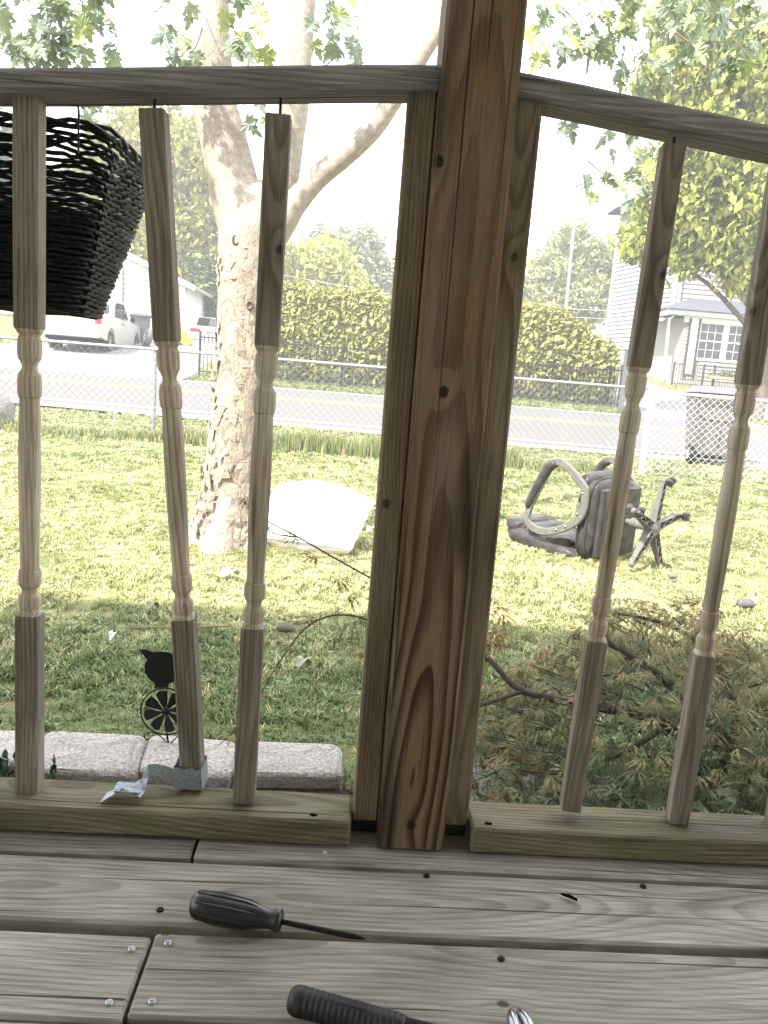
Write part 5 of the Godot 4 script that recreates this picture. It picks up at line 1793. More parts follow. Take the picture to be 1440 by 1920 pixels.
# flat moulded strip along a path that stays in planes of constant x
func strap(st: SurfaceTool, p: Array, w: float, th: float) -> void:
	var prev: Array = []
	for i in p.size():
		var d: Vector3 = p[mini(i + 1, p.size() - 1)] - p[maxi(i - 1, 0)]
		if p[0].distance_to(p[p.size() - 1]) < 1e-4 and (i == 0 or i == p.size() - 1):
			d = p[1] - p[p.size() - 2]
		var n := Vector3(0, -d.z, d.y).normalized()
		var x := Vector3.RIGHT
		var ring: Array = []
		for q in [[0.5, 0.28], [0.38, 0.5], [-0.38, 0.5], [-0.5, 0.28], [-0.5, -0.28], [-0.38, -0.5], [0.38, -0.5], [0.5, -0.28]]:
			ring.append(p[i] + n * q[0] * w + x * q[1] * th)
		if i > 0:
			for k in 8:
				var k2 := (k + 1) % 8
				quad(st, prev[k], prev[k2], ring[k2], ring[k], ring[k] + ring[k2] + prev[k] + prev[k2] - 2.0 * (p[i] + p[i - 1]))
		prev = ring

func office_chair() -> void:
	var t := thing("office_chair", "worn black and grey swivel chair lying on its back", "chair", Vector3(2.02, -0.205, -3.76))
	# local: y up the column, z to the seat front
	var u := Vector3(-0.62, 0.02, -0.78).normalized()
	var f := Vector3(0.0, 1.0, 0.02)
	f = (f - u * u.dot(f)).normalized()
	t.basis = Basis(u.cross(f), u, f)
	var lea := tri_mat(noisetex(Color(0.19, 0.18, 0.175), Color(0.30, 0.285, 0.275), 0.02, 13, 5), Vector3(2, 2, 2), 0.36, false, noisetex(Color.BLACK, Color.WHITE, 0.016, 14, 3), 0.5)
	var pl := tri_mat(noisetex(Color(0.36, 0.352, 0.335), Color(0.45, 0.44, 0.42), 0.03, 16), Vector3(3, 3, 3), 0.5)
	var st := mb()
	ball(st, Vector3(0, 0.425, 0.0), Vector3(0.255, 0.072, 0.265), 0.055, 44, 24, Basis(), 0.42, true, 0.022)
	obj("seat", st, lea, t)
	st = mb()
	ball(st, Vector3(0, 0.475, 0.235), Vector3(0.245, 0.055, 0.065), 0.10, 20, 10, Basis(), 0.6, true, 0.05)
	obj("seat_roll", st, lea, t)
	st = mb()
	bx(st, Vector3(0, 0.338, -0.02), Vector3(0.46, 0.03, 0.46), 0.012)
	obj("seat_board", st, lea, t)
	for l in [[-0.12, 0.13, 0.07, 0.05], [0.11, -0.06, 0.06, 0.085], [-0.15, -0.05, 0.045, 0.06]]:
		st = mb()
		bx(st, Vector3(l[0], 0.3215, l[1]), Vector3(l[2], 0.002, l[3]))
		obj("tag", st, M.white, t)
	st = mb()
	ball(st, Vector3(0, 0.78, -0.255), Vector3(0.26, 0.35, 0.065), 0.06, 30, 18, Basis(Vector3.RIGHT, 0.10), 0.55, true, 0.03)
	obj("backrest", st, lea, t)
	for q in [[0.66, 0.12], [0.86, 0.11], [1.03, 0.10]]:
		st = mb()
		ball(st, Vector3(0, q[0], -0.205 + (q[0] - 0.78) * 0.10), Vector3(0.225, q[1], 0.062), 0.09, 34, 20, Basis(), 0.62, true, 0.03)
		obj("back_cushion", st, lea, t)
	st = mb()
	for y in [0.40, 0.46]:
		var loop: Array = []
		for k in 33:
			var a := TAU * k / 32.0
			loop.append(Vector3(spow(cos(a), 0.45) * 0.264, y, spow(sin(a), 0.45) * 0.269))
		tube(st, loop, 0.006, 6, true, false)
	obj("piping", st, lea, t)
	for s in [-1.0, 1.0]:
		for q in [[0.45, 0.03], [0.60, -0.105], [0.43, 0.17], [0.53, -0.07]]:
			st = mb()
			ball(st, Vector3(s * 0.302, q[0], q[1]), Vector3(0.006, 0.009, 0.009), 0.0, 10, 6)
			obj("bolt", st, M.steel, t)
	for s in [-1.0, 1.0]:
		st = mb()
		var lp := [Vector3(s * 0.29, 0.42, 0.20), Vector3(s * 0.30, 0.52, 0.29), Vector3(s * 0.305, 0.63, 0.345), Vector3(s * 0.305, 0.70, 0.30), Vector3(s * 0.305, 0.77, 0.16), Vector3(s * 0.30, 0.84, 0.0), Vector3(s * 0.30, 0.84, -0.10), Vector3(s * 0.29, 0.74, -0.145), Vector3(s * 0.285, 0.60, -0.11), Vector3(s * 0.285, 0.46, -0.02), Vector3(s * 0.285, 0.415, 0.08), Vector3(s * 0.29, 0.42, 0.20)]
		strap(st, spline(lp, 3), 0.052, 0.026)
		obj("armrest", st, pl, t)
		st = mb()
		tube(st, spline([Vector3(s * 0.307, 0.655, 0.335), Vector3(s * 0.31, 0.71, 0.295), Vector3(s * 0.31, 0.785, 0.15), Vector3(s * 0.305, 0.85, 0.0)], 5), [0.022, 0.033, 0.034, 0.035, 0.035, 0.036, 0.036, 0.036, 0.036, 0.036, 0.035, 0.034, 0.034, 0.033, 0.03, 0.02], 9, true, true, 0.9)
		obj("arm_pad", st, lea, t)
	st = mb()
	bx(st, Vector3(0, 0.30, -0.01), Vector3(0.17, 0.055, 0.24), 0.02)
	tube(st, [Vector3(0, 0.335, 0), Vector3(0, 0.27, 0)], [0.055, 0.04], 16)
	tube(st, [Vector3(0.06, 0.335, 0.03), Vector3(0.24, 0.33, 0.05)], 0.008, 8)
	obj("tilt_mechanism", st, mat(Color(0.24, 0.235, 0.23), 0.5, 0.3), t)
	st = mb()
	tube(st, [Vector3(0, 0.30, 0), Vector3(0, 0.20, 0)], 0.019, 14)
	tube(st, [Vector3(0, 0.23, 0), Vector3(0, 0.05, 0)], 0.032, 16)
	obj("gas_column", st, pl, t)
	st = mb()
	tube(st, [Vector3(0, 0.125, 0), Vector3(0, 0.055, 0)], [0.045, 0.05], 16)
	tube(st, [Vector3(0, 0.06, 0), Vector3(0, 0.045, 0)], [0.018, 0.018], 10)
	obj("hub", st, pl, t)
	for k in 5:
		var a := TAU * k / 5.0 + deg_to_rad(90.0 - 7.0)
		var d := Vector3(cos(a), 0, sin(a))
		var w := Vector3.UP.cross(d)
		st = mb()
		# ribbed channel: two walls, a top plate, cross ribs
		for s in [-1.0, 1.0]:
			quad(st, d * 0.035 + w * s * 0.026 + Vector3(0, 0.055, 0), d * 0.30 + w * s * 0.017 + Vector3(0, 0.058, 0), d * 0.30 + w * s * 0.017 + Vector3(0, 0.082, 0), d * 0.035 + w * s * 0.026 + Vector3(0, 0.115, 0), w * s)
			quad(st, d * 0.035 + w * s * 0.021 + Vector3(0, 0.055, 0), d * 0.30 + w * s * 0.012 + Vector3(0, 0.058, 0), d * 0.30 + w * s * 0.012 + Vector3(0, 0.082, 0), d * 0.035 + w * s * 0.021 + Vector3(0, 0.115, 0), -w * s)
			quad(st, d * 0.035 + w * s * 0.026 + Vector3(0, 0.055, 0), d * 0.30 + w * s * 0.017 + Vector3(0, 0.058, 0), d * 0.30 + w * s * 0.012 + Vector3(0, 0.058, 0), d * 0.035 + w * s * 0.021 + Vector3(0, 0.055, 0), Vector3.DOWN)
		quad(st, d * 0.03 + w * 0.026 + Vector3(0, 0.112, 0), d * 0.30 + w * 0.017 + Vector3(0, 0.082, 0), d * 0.30 - w * 0.017 + Vector3(0, 0.082, 0), d * 0.03 - w * 0.026 + Vector3(0, 0.112, 0), Vector3.UP)
		quad(st, d * 0.03 + w * 0.023 + Vector3(0, 0.100, 0), d * 0.30 + w * 0.014 + Vector3(0, 0.074, 0), d * 0.30 - w * 0.014 + Vector3(0, 0.074, 0), d * 0.03 - w * 0.023 + Vector3(0, 0.100, 0), Vector3.DOWN)
		for r in 6:
			var x0 := 0.05 + r * 0.041
			var sg := 1.0 if r % 2 else -1.0
			bar(st, d * x0 + w * sg * 0.019 + Vector3(0, 0.072, 0), d * (x0 + 0.041) - w * sg * 0.018 + Vector3(0, 0.068, 0), 0.004, 0.028)
		ball(st, d * 0.30 + Vector3(0, 0.07, 0), Vector3(0.021, 0.018, 0.021), 0.0, 12, 8)
		obj("base_leg", st, pl, t)
		if k == 2:
			continue
		st = mb()
		var ca := d * 0.305
		var cd := d.rotated(Vector3.UP, 0.9 + k)
		for s in [-1.0, 1.0]:
			tube(st, [ca + cd * s * 0.005 + Vector3(0, 0.024, 0), ca + cd * s * 0.024 + Vector3(0, 0.024, 0)], [0.026, 0.024], 14)
		ball(st, ca + Vector3(0, 0.034, 0), Vector3(0.024, 0.024, 0.024), 0.0, 12, 8)
		tube(st, [ca + Vector3(0, 0.04, 0), ca + Vector3(0, 0.075, 0)], 0.006, 8)
		obj("caster", st, lea, t)

func ornament() -> void:
	var t := thing("garden_spinner", "black metal bird and spinner wheel on a garden stake", "garden ornament", Vector3(-0.405, -0.47, -0.955))
	var xf := Transform3D(Basis(Vector3.UP, 0.12) * Basis(Vector3(0, 0, 1), -0.10), Vector3(0, 0, 0))
	var o := Vector2(-0.405, -0.47)
	var bird := [Vector2(-0.495, -0.128), Vector2(-0.478, -0.1265), Vector2(-0.462, -0.133), Vector2(-0.445, -0.130), Vector2(-0.42, -0.131), Vector2(-0.40, -0.14), Vector2(-0.385, -0.162), Vector2(-0.372, -0.178), Vector2(-0.388, -0.190), Vector2(-0.400, -0.206), Vector2(-0.418, -0.216), Vector2(-0.421, -0.226), Vector2(-0.455, -0.229), Vector2(-0.454, -0.217), Vector2(-0.470, -0.205), Vector2(-0.480, -0.186), Vector2(-0.481, -0.168), Vector2(-0.474, -0.153), Vector2(-0.482, -0.146)]
	var pl: Array = []
	for p in bird:
		pl.append(p - o)
	var st := mb()
	prism(st, pl, 0.004)
	obj("bird", st, M.black_metal, t)
	var c := Vector3(-0.018, 0.180, 0.006)
	st = mb()
	var ring: Array = []
	for k in 33:
		ring.append(c + Vector3(cos(TAU * k / 32.0), sin(TAU * k / 32.0), 0) * 0.064)
	tube(st, ring, 0.0022, 6)
	obj("ring", st, M.black_metal, t)
	for k in 8:
		var a := TAU * k / 8.0 + 0.28
		st = mb()
		var b := Transform3D(Basis(Vector3(0, 0, 1), a) * Basis(Vector3(1, 0, 0), 0.22), c)
		prism(st, [Vector2(0.010, -0.002), Vector2(0.035, -0.0135), Vector2(0.052, -0.016), Vector2(0.0565, -0.006), Vector2(0.0565, 0.006), Vector2(0.052, 0.0125), Vector2(0.035, 0.010), Vector2(0.010, 0.003)], 0.0015, b)
		obj("petal", st, M.black_metal, t)
	st = mb()
	lathe(st, [Vector2(0, 0.006), Vector2(0.008, 0.005), Vector2(0.012, 0.0), Vector2(0.012, -0.004)], 14, Transform3D(Basis(Vector3.RIGHT, PI / 2.0), c))
	obj("hub", st, M.black_metal, t)
	st = mb()
	tube(st, [Vector3(-0.014, 0.116, 0), Vector3(-0.010, 0.09, 0), Vector3(0.004, -0.04, 0.0)], 0.0024, 7)
	tube(st, [Vector3(-0.018, 0.245, 0), Vector3(-0.017, 0.18, 0), Vector3(-0.014, 0.10, 0)], 0.0016, 6)
	obj("stake", st, M.black_metal, t)
	for s in [-1.0, 1.0]:
		st = mb()
		tube(st, spline([Vector3(-0.008, 0.085, 0), Vector3(-0.010 + s * 0.022, 0.108, 0), Vector3(-0.012 + s * 0.045, 0.118, 0), Vector3(-0.012 + s * 0.060, 0.108, 0), Vector3(-0.012 + s * 0.055, 0.096, 0), Vector3(-0.012 + s * 0.047, 0.100, 0)], 5), 0.0016, 6)
		obj("scroll", st, M.black_metal, t)

# ------------------------------------------------------------------ shrubs
func lace_leaf(sd: int) -> ArrayMesh:
	var r := RandomNumberGenerator.new()
	r.seed = sd
	var st := mb()
	for k in 7:
		var a := deg_to_rad(-96.0 + 32.0 * k) + r.randf_range(-0.08, 0.08)
		var L: float = [0.55, 0.8, 0.95, 1.0, 0.95, 0.8, 0.5][k] * r.randf_range(0.85, 1.1)
		var d := Vector3(sin(a), cos(a), 0)
		var w := Vector3(cos(a), -sin(a), 0)
		var droop := r.randf_range(0.25, 0.9)
		var f := func(t: float, s: float) -> Vector3:
			return d * L * t + w * s + Vector3(0, 0, -droop * t * t)
		tri(st, Vector3.ZERO, f.call(0.45, 0.035), f.call(0.45, -0.035), Vector3(0, 0, 1))
		tri(st, f.call(0.45, 0.035), f.call(1.0, 0.0), f.call(0.45, -0.035), Vector3(0, 0, 1))
		for s in [-1.0, 1.0]:
			tri(st, f.call(0.35, s * 0.03), f.call(0.62, s * 0.12), f.call(0.5, s * 0.03), Vector3(0, 0, 1))
			tri(st, f.call(0.6, s * 0.03), f.call(0.84, s * 0.09), f.call(0.72, s * 0.02), Vector3(0, 0, 1))
	st.generate_normals()
	return st.commit()

func oval_leaf() -> ArrayMesh:
	var st := mb()
	var pr := [[0.0, 0.0], [0.2, 0.18], [0.5, 0.27], [0.8, 0.18], [1.0, 0.0]]
	for i in 4:
		for s in [-1.0, 1.0]:
			var a := Vector3(0, pr[i][0], 0)
			var b := Vector3(0, pr[i + 1][0], 0)
			var c := Vector3(s * pr[i + 1][1], pr[i + 1][0], 0.08)
			var d := Vector3(s * pr[i][1], pr[i][0], 0.08)
			if i > 0:
				tri(st, a, c, d, Vector3(0, 0, 1))
			if i < 3:
				tri(st, a, b, c, Vector3(0, 0, 1))
			else:
				tri(st, a, b, d, Vector3(0, 0, 1))
	st.generate_normals()
	return st.commit()

func shrubs() -> void:
	var t := thing("lace_leaf_maple", "low lace leaved maple shrub, green below and rusty above", "shrub", Vector3(0.86, -0.48, -0.80))
	var wood_m := tri_mat(noisetex(Color(0.24, 0.215, 0.19), Color(0.38, 0.35, 0.31), 0.05, 81), Vector3(6, 6, 6), 0.8)
	var o := t.position
	var br := [
		[Vector3(0.95, -0.48, -0.78), Vector3(0.92, -0.30, -0.77), Vector3(0.80, -0.16, -0.75), Vector3(0.62, -0.12, -0.74), Vector3(0.45, -0.10, -0.76), Vector3(0.36, -0.035, -0.80), Vector3(0.22, 0.02, -0.85)],
		[Vector3(1.30, -0.48, -0.75), Vector3(1.18, -0.36, -0.72), Vector3(1.02, -0.25, -0.70), Vector3(0.9, -0.14, -0.74), Vector3(0.78, -0.05, -0.8), Vector3(0.66, 0.0, -0.9)],
		[Vector3(0.93, -0.40, -0.78), Vector3(1.0, -0.2, -0.8), Vector3(0.96, -0.04, -0.86), Vector3(0.84, 0.04, -0.9), Vector3(0.70, 0.05, -0.95)],
		[Vector3(1.0, -0.2, -0.8), Vector3(1.12, -0.08, -0.85), Vector3(1.22, 0.0, -0.92), Vector3(1.35, 0.0, -1.0)],
		[Vector3(0.80, -0.16, -0.75), Vector3(0.68, -0.20, -0.68), Vector3(0.52, -0.24, -0.64), Vector3(0.40, -0.24, -0.66)],
		[Vector3(0.92, -0.30, -0.77), Vector3(0.78, -0.32, -0.66), Vector3(0.6, -0.34, -0.6), Vector3(0.46, -0.36, -0.6)],
		[Vector3(1.02, -0.25, -0.70), Vector3(1.2, -0.2, -0.62), Vector3(1.4, -0.16, -0.6)],
		[Vector3(0.36, -0.035, -0.80), Vector3(0.18, -0.01, -0.82), Vector3(0.04, 0.03, -0.85), Vector3(-0.06, 0.0, -0.86), Vector3(-0.13, -0.10, -0.86), Vector3(-0.20, -0.24, -0.86), Vector3(-0.27, -0.33, -0.86)],
		[Vector3(0.36, -0.03, -0.80), Vector3(0.18, 0.07, -0.86), Vector3(0.0, 0.145, -0.92), Vector3(-0.11, 0.195, -0.94), Vector3(-0.2, 0.235, -0.95), Vector3(-0.25, 0.275, -0.95)],
		[Vector3(-0.11, 0.195, -0.94), Vector3(-0.16, 0.20, -0.93), Vector3(-0.19, 0.215, -0.93)],
		[Vector3(0.45, -0.10, -0.76), Vector3(0.3, -0.14, -0.72), Vector3(0.2, -0.13, -0.70)],
	]
	var rad := [0.016, 0.024, 0.013, 0.010, 0.008, 0.008, 0.010, 0.0032, 0.0032, 0.0018, 0.006]
	for i in br.size():
		var st := mb()
		var p: Array = []
		var r: Array = []
		for k in br[i].size():
			p.append(br[i][k] - o)
			r.append(rad[i] * (1.0 - 0.72 * k / (br[i].size() - 1.0)))
		limb(st, p, r, 5, 8)
		obj("branch", st, wood_m, t)
	var lv := [lace_leaf(1), lace_leaf(2), lace_leaf(3)]
	var xs := [[], [], []]
	var cs := [[], [], []]
	var put := func(p: Vector3, sz: float, c: Color, yaw: float) -> void:
		var k := rng.randi() % 3
		var b := Basis.from_euler(Vector3(rng.randf_range(-2.2, -0.5), yaw, rng.randf_range(-0.6, 0.6)), EULER_ORDER_YXZ).scaled(Vector3.ONE * sz)
		xs[k].append(Transform3D(b, p - o))
		cs[k].append(c)
	var tw := mb()
	for i in 2700:
		# layered, drooping dome
		var a := rng.randf() * TAU
		var q := sqrt(rng.randf())
		var x := 0.86 + cos(a) * q * 0.52
		var z := -0.86 + sin(a) * q * 0.40
		var dome := 0.085 - 0.34 * q * q + 0.05 * nz.get_noise_2d(x * 5.0, z * 5.0)
		if x > 0.62 and x < 0.98:
			dome += 0.035
		var lay := pow(rng.randf(), 1.6)
		var y := lerpf(dome, -0.44, lay)
		var red := clampf(1.0 - lay * 2.6 + rng.randf_range(-0.35, 0.2) - 0.9 * maxf(0.0, z + 0.8), 0.0, 1.0)
		var c := Color(0.085, 0.115, 0.06).lerp(Color(0.16, 0.18, 0.08), rng.randf()).lerp(Color(0.29, 0.155, 0.075).lerp(Color(0.27, 0.235, 0.10), pow(rng.randf(), 0.6)), red * 0.85)
		put.call(Vector3(x, y, z), rng.randf_range(0.026, 0.06), c, rng.randf() * TAU)
		if i % 8 == 0:
			tube(tw, [Vector3(x, y, z) - o, Vector3(lerpf(x, 0.9, 0.25), y - 0.02, lerpf(z, -0.8, 0.25)) - o], [0.0010, 0.0020], 4)
	# near skirt against the railing, dark green
	for i in 1100:
		var x := rng.randf_range(0.30, 1.5)
		var z := rng.randf_range(-0.62, -0.22)
		var y := rng.randf_range(-0.42, -0.10 - 0.12 * absf(x - 0.95)) - 0.10 * (z + 0.6)
		if x < 0.55 and y > -0.22:
			y -= 0.14
		var g := rng.randf_range(0.6, 1.3)
		put.call(Vector3(x, y, z), rng.randf_range(0.03, 0.06), Color(0.085 * g, 0.115 * g, 0.05 * g).lerp(Color(0.15, 0.155, 0.06), rng.randf() * 0.4), rng.randf() * TAU)
	# left fringe: rusty leaves to either side of the post and on the wandering shoots
	for i in 46:
		var x := rng.randf_range(-0.03, 0.42)
		var y := 0.02 + rng.randf_range(-0.09, 0.10) - 0.05 * x
		put.call(Vector3(x, y, -0.86 + rng.randf_range(-0.08, 0.08)), rng.randf_range(0.045, 0.07), Color(0.28, 0.15, 0.05).lerp(Color(0.13, 0.14, 0.045), rng.randf()), rng.randf() * TAU)
	for i in 26:
		var x := rng.randf_range(0.18, 0.5)
		put.call(Vector3(x, rng.randf_range(-0.34, -0.10), -0.72 + rng.randf_range(-0.08, 0.1)), rng.randf_range(0.05, 0.075), Color(0.24, 0.14, 0.06).lerp(Color(0.10, 0.13, 0.05), rng.randf()), rng.randf() * TAU)
	for v in [[-0.12, 0.19, -0.94], [-0.19, 0.23, -0.94], [-0.25, 0.28, -0.95], [-0.05, 0.15, -0.93], [-0.11, -0.06, -0.86], [-0.13, -0.12, -0.86], [-0.16, -0.2, -0.86], [-0.06, 0.01, -0.86], [-0.24, -0.3, -0.86]]:
		for k in 2:
			put.call(Vector3(v[0] + rng.randf_range(-0.02, 0.02), v[1], v[2]), rng.randf_range(0.03, 0.05), Color(0.24, 0.13, 0.05).lerp(Color(0.15, 0.15, 0.05), rng.randf()), rng.randf() * TAU)
	for k in 3:
		multi("leaves", lv[k], xs[k], cs[k], M.needle, t)
	obj("twigs", tw, wood_m, t)
	# glossy dark plant at the left corner of the rail
	t = thing("box_plant", "small dark glossy leaved plant beside the leftmost stones", "plant", Vector3(-0.80, -0.46, -0.74))
	var st := mb()
	var xf: Array = []
	var cc: Array = []
	for i in 58:
		var b := Vector3(rng.randf_range(-0.16, 0.17) - (0.06 if i > 30 else 0.0), 0, rng.randf_range(-0.05, 0.08))
		var h := rng.randf_range(0.09, 0.19) * (1.15 if b.x < 0.0 else 0.75)
		var e := b + Vector3(rng.randf_range(-0.05, 0.06), h, rng.randf_range(-0.05, 0.05))
		tube(st, [b, b.lerp(e, 0.5) + Vector3(0, 0.01, 0), e], 0.0015, 4)
		for k in 9:
			var q := b.lerp(e, 0.2 + 0.8 * k / 8.0)
			xf.append(Transform3D(Basis.from_euler(Vector3(rng.randf_range(-0.2, 1.1), rng.randf() * TAU, rng.randf_range(-0.5, 0.5)), EULER_ORDER_YXZ).scaled(Vector3.ONE * rng.randf_range(0.018, 0.03)), q))
			var g := rng.randf_range(0.5, 1.4)
			cc.append(Color(0.03 * g, 0.075 * g, 0.035 * g))
	obj("stems", st, mat(Color(0.16, 0.2, 0.1), 0.8), t)
	var gl := vmat(0.3, 0.1)
	multi("leaves", oval_leaf(), xf, cc, gl, t)

# ------------------------------------------------------------------ tools on the deck
func tools() -> void:
	deck_litter()
	var t := thing("screwdriver", "black handled screwdriver lying across the deck boards", "screwdriver", Vector3(-0.085, 0.0165, 0.1915))
	t.rotation = Vector3(0, deg_to_rad(-10.5), deg_to_rad(-2.0))
	var ax := Transform3D(Basis(Vector3(0, 0, 1), -PI / 2.0), Vector3.ZERO)
	var hm := mat(Color(0.055, 0.07, 0.08), 0.32)
	hm.clearcoat_enabled = true
	hm.clearcoat = 0.3
	var st := mb()
	lathe(st, [Vector2(0, -0.052), Vector2(0.010, -0.0515), Vector2(0.0138, -0.048), Vector2(0.0148, -0.038), Vector2(0.0152, -0.015), Vector2(0.0145, 0.008), Vector2(0.0118, 0.025), Vector2(0.0098, 0.033), Vector2(0.0096, 0.038), Vector2(0.0115, 0.043), Vector2(0.0122, 0.047), Vector2(0.010, 0.0495), Vector2(0, 0.050)], 24, ax)
	obj("handle", st, hm, t)
	st = mb()
	for k in 8:
		var a := TAU * k / 8.0
		tube(st, [Vector3(-0.046, cos(a) * 0.0140, sin(a) * 0.0140), Vector3(-0.02, cos(a) * 0.0154, sin(a) * 0.0154), Vector3(0.010, cos(a) * 0.0144, sin(a) * 0.0144), Vector3(0.022, cos(a) * 0.0122, sin(a) * 0.0122)], [0.0008, 0.0019, 0.0017, 0.0006], 6)
	obj("grip_rib", st, hm, t)
	st = mb()
	tube(st, [Vector3(0.048, 0, 0), Vector3(0.125, 0, 0)], 0.0031, 10)
	tube(st, [Vector3(0.125, 0, 0), Vector3(0.136, 0, 0), Vector3(0.142, 0, 0)], [0.0031, 0.0020, 0.0006], 8)
	obj("blade", st, M.dark_steel, t)
	t = thing("hammer", "ribbed black rubber grip of a tool at the deck's edge", "tool", Vector3(-0.012, 0.0145, 0.3065))
	t.rotation.y = deg_to_rad(-15.0)
	st = mb()
	var pr: Array = [Vector2(0, -0.008), Vector2(0.009, -0.0075), Vector2(0.0125, -0.004), Vector2(0.0135, 0.0)]
	for i in 17:
		var y := 0.004 + i * 0.0056
		var r := 0.0136 - 0.0022 * i / 16.0
		pr.append(Vector2(r, y))
		pr.append(Vector2(r, y + 0.0032))
		pr.append(Vector2(r - 0.0006, y + 0.0037))
		pr.append(Vector2(r - 0.0006, y + 0.0051))
	pr.append(Vector2(0.0100, 0.104))
	pr.append(Vector2(0.0, 0.105))
	lathe(st, pr, 26, ax)
	obj("grip", st, mat(Color(0.06, 0.068, 0.072), 0.55), t)
	st = mb()
	bx(st, Vector3(0.0385, 0.0105, 0.0), Vector3(0.062, 0.004, 0.010), 0.0015)
	obj("grip_panel", st, mat(Color(0.045, 0.05, 0.055), 0.7), t)
	st = mb()
	tube(st, [Vector3(0.10, 0, 0), Vector3(0.27, 0.004, 0)], [0.0088, 0.0075], 14)
	obj("shaft", st, M.dark_steel, t)
	st = mb()
	bx(st, Vector3(0.285, 0.008, 0), Vector3(0.028, 0.026, 0.028), 0.004)
	tube(st, [Vector3(0.285, 0.008, 0.0), Vector3(0.285, 0.008, 0.055)], [0.011, 0.014], 14)
	obj("head", st, M.dark_steel, t)
	t = thing("pry_tool", "bright steel forked tip of a tool at the deck's edge", "tool", Vector3(0.199, 0.008, 0.312))
	t.rotation.y = 0.06
	st = mb()
	for s in [-1.0, 1.0]:
		var prg := [Vector3(s * 0.0055, 0.003, 0.045), Vector3(s * 0.0068, 0.004, 0.02), Vector3(s * 0.0066, 0.004, 0.006), Vector3(s * 0.0042, 0.001, -0.006), Vector3(s * 0.0028, -0.002, -0.0095)]
		tube(st, spline(prg, 4), [0.006, 0.006, 0.006, 0.006, 0.006, 0.006, 0.006, 0.006, 0.006, 0.0058, 0.0055, 0.005, 0.0045, 0.004, 0.003, 0.002, 0.001], 10)
	obj("fork", st, M.steel, t)
	st = mb()
	tube(st, [Vector3(0, 0.003, 0.03), Vector3(0.004, 0.004, 0.16)], [0.0105, 0.009], 14)
	obj("shaft", st, M.steel, t)

func deck_litter() -> void:
	var t := thing("twig", "small dark twig lying on the deck right of the post", "twig", Vector3(0.302, 0.003, 0.121))
	var st := mb()
	tube(st, [Vector3(-0.008, 0, -0.004), Vector3(0.001, 0.001, 0.001), Vector3(0.009, 0, 0.006)], [0.0012, 0.0022, 0.0016], 7)
	obj("wood", st, M.dark, t)
	t = thing("paint_fleck", "tiny white fleck on the deck under the left rail's end", "fleck", Vector3(0.006, 0.001, 0.055))
	st = mb()
	ball(st, Vector3(0, 0.001, 0), Vector3(0.0028, 0.0014, 0.0022), 0.3, 8, 6)
	obj("piece", st, M.white, t)

# ------------------------------------------------------------------ grass
func tuft(sd: int, n: int, spread: float, lean: float, w: float) -> ArrayMesh:
	var r := RandomNumberGenerator.new()
	r.seed = sd
	var st := mb()
	for i in n:
		var b := Vector3(r.randf_range(-1, 1) * spread, -0.1, r.randf_range(-1, 1) * spread)
		var a := r.randf() * TAU
		var d := Vector3(cos(a), 0, sin(a))
		var s := Vector3(-d.z, 0, d.x) * w
		var h := r.randf_range(0.55, 1.1)
		var l := lean * r.randf_range(0.3, 1.4)
		var m := b + Vector3(0, 0.1 + h * 0.55, 0) + d * l * 0.35
		var e := b + Vector3(0, 0.1 + h * (1.0 - 0.25 * l), 0) + d * l
		tri(st, b - s, b + s, m + s * 0.8, d + Vector3.UP)
		tri(st, b - s, m + s * 0.8, m - s * 0.8, d + Vector3.UP)
		tri(st, m - s * 0.8, m + s * 0.8, e, d + Vector3.UP)
	st.generate_normals()
	return st.commit()

func dryness(x: float, z: float) -> float:
	# straw where the sun bakes the lawn, greener close to the house and along the fence
	var d := smoothstep(-1.7, -2.9, z) * (1.0 - 0.45 * smoothstep(-5.0, -7.5, z))
	d = d * 0.62 + 0.55 * nz.get_noise_2d(x * 0.8, z * 0.8) + 0.25 * nz.get_noise_2d(x * 3.5 + 9.0, z * 3.5)
	return clampf(d, 0.0, 1.0)

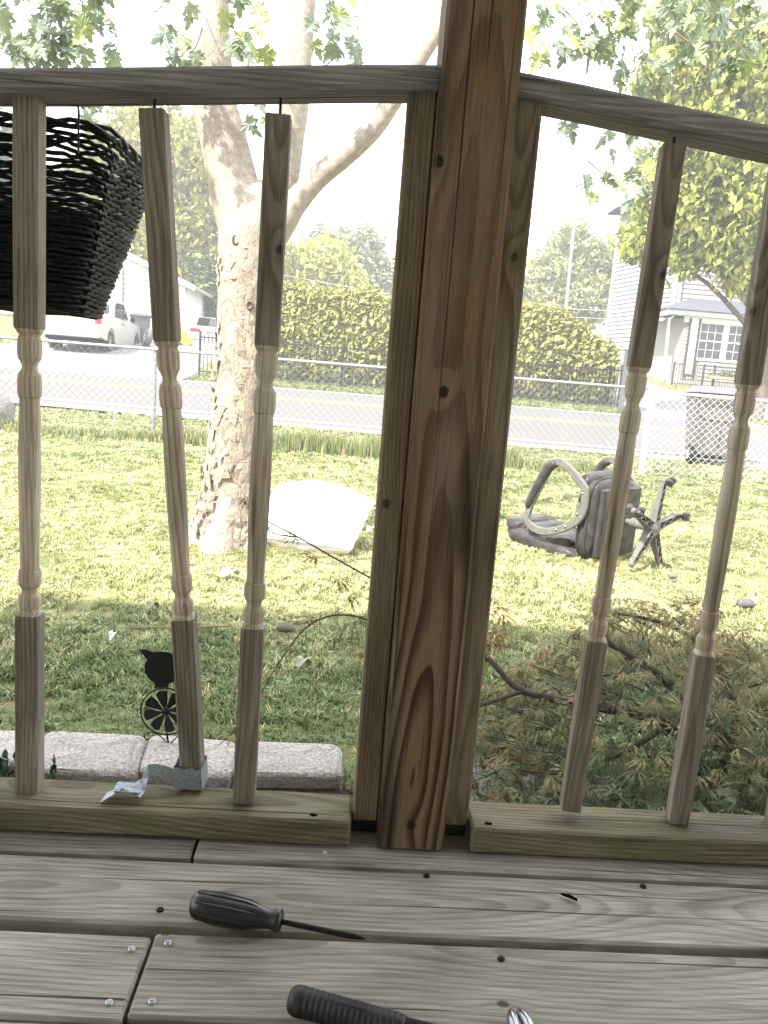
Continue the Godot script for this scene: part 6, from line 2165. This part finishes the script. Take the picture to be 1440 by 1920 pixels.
func lawn() -> void:
	nz.seed = 9
	nz.frequency = 1.0
	nz.fractal_octaves = 3
	var kinds := [tuft(1, 9, 0.42, 0.55, 0.05), tuft(2, 9, 0.45, 0.9, 0.045), tuft(3, 8, 0.4, 0.7, 0.055)]
	var xs := [[], [], []]
	var cs := [[], [], []]
	var bands := [[-0.9, -2.2, -1.9, 2.6, 15000], [-2.2, -3.6, -2.6, 3.6, 17000], [-3.6, -6.0, -4.2, 5.2, 19000], [-6.0, -9.9, -6.5, 8.4, 19000], [-9.9, -13.0, -9.0, 10.0, 12000]]
	for b in bands:
		for i in b[4]:
			var z := rng.randf_range(b[1], b[0])
			var x := rng.randf_range(b[2], b[3])
			if z < near_edge(x) + 0.5:
				continue
			if z > -1.03 + (0.0 if x < 0.02 or x > 0.25 else 0.12) + 0.05 * nz.get_noise_2d(x * 4.0, 1.0):
				continue
			var dr := dryness(x, z)
			var bare := nz.get_noise_2d(x * 1.7 + 40.0, z * 1.7)
			if bare > 0.38 and rng.randf() < 0.75:
				continue
			var far := smoothstep(-4.0, -10.0, z)
			var h := lerpf(0.036, 0.05, far) * rng.randf_range(0.55, 1.25) * (1.0 - 0.3 * dr) * (1.0 + 0.55 * nz.get_noise_2d(x * 2.3, z * 2.3 + 60.0)) * (1.7 if rng.randf() < 0.04 else 1.0)
			var w := lerpf(0.042, 0.085, far)
			var k := rng.randi() % 3
			xs[k].append(Transform3D(Basis(Vector3.UP, rng.randf() * TAU).scaled(Vector3(w, h, w)), Vector3(x, rise(x, z), z)))
			var g := rng.randf_range(0.65, 1.35)
			var straw := 1.0 if rng.randf() < dr * 0.9 + 0.06 else 0.0
			var c := Color(0.15, 0.20, 0.078).lerp(Color(0.28, 0.285, 0.11), clampf(dr + rng.randf_range(-0.2, 0.3), 0, 1))
			if straw > 0.5:
				c = Color(0.52, 0.475, 0.28).lerp(Color(0.45, 0.425, 0.20), rng.randf())
			cs[k].append(Color(c.r * g, c.g * g, c.b * g))
	for k in 3:
		multi("grass", kinds[k], xs[k], cs[k], M.grass)
	# clover and broad leaved weeds among the grass
	var wx: Array = []
	var wc: Array = []
	for i in 110:
		var cx := rng.randf_range(-2.6, 3.4)
		var cz := rng.randf_range(-4.6, -1.15)
		var g := rng.randf_range(0.7, 1.3)
		for k in rng.randi_range(4, 9):
			var a := rng.randf() * TAU
			var p := Vector3(cx + cos(a) * 0.03 * rng.randf(), rise(cx, cz) + rng.randf_range(0.012, 0.035), cz + sin(a) * 0.03 * rng.randf())
			wx.append(Transform3D(Basis.from_euler(Vector3(rng.randf_range(0.9, 1.5), a, 0), EULER_ORDER_YXZ).scaled(Vector3.ONE * rng.randf_range(0.012, 0.028)), p))
			wc.append(Color(0.11 * g, 0.17 * g, 0.06 * g))
	multi("weeds", oval_leaf(), wx, wc, M.grass)
	# long uncut grass along the fence
	var xf: Array = []
	var cc: Array = []
	for i in 3600:
		var x := rng.randf_range(-8.6, 3.6)
		var z := -9.72 + 0.30 * rng.randfn() * 0.6
		var tall := smoothstep(-3.2, -1.2, x) * 0.6 + 0.45 + 0.35 * nz.get_noise_2d(x * 1.4, 4.0)
		if x > 2.4:
			tall *= 0.4
		xf.append(Transform3D(Basis(Vector3.UP, rng.randf() * TAU).scaled(Vector3(0.10, 0.30 * tall * rng.randf_range(0.6, 1.2), 0.10)), Vector3(x, -0.48, z)))
		var g := rng.randf_range(0.7, 1.3)
		var c := Color(0.12, 0.16, 0.055).lerp(Color(0.36, 0.33, 0.16), pow(rng.randf(), 2.0))
		cc.append(Color(c.r * g, c.g * g, c.b * g))
	multi("tall_grass", tuft(9, 9, 0.5, 0.5, 0.05), xf, cc, M.grass)
	# verge across the street
	xf = []
	cc = []
	for i in 5200:
		var x := rng.randf_range(-16.0, 14.0)
		var z := rng.randf_range(-22.4, -20.5) if rng.randf() < 0.7 else rng.randf_range(-29.0, -22.4)
		if (x > -11.4 and x < -4.5) or (x > 8.0 and x < 11.5):
			continue
		xf.append(Transform3D(Basis(Vector3.UP, rng.randf() * TAU).scaled(Vector3(0.2, 0.08 * rng.randf_range(0.6, 1.4), 0.2)), Vector3(x, land(z), z)))
		var g := rng.randf_range(0.7, 1.3)
		cc.append(Color(0.22 * g, 0.25 * g, 0.09 * g))
	multi("verge_grass", kinds[0], xf, cc, M.grass)
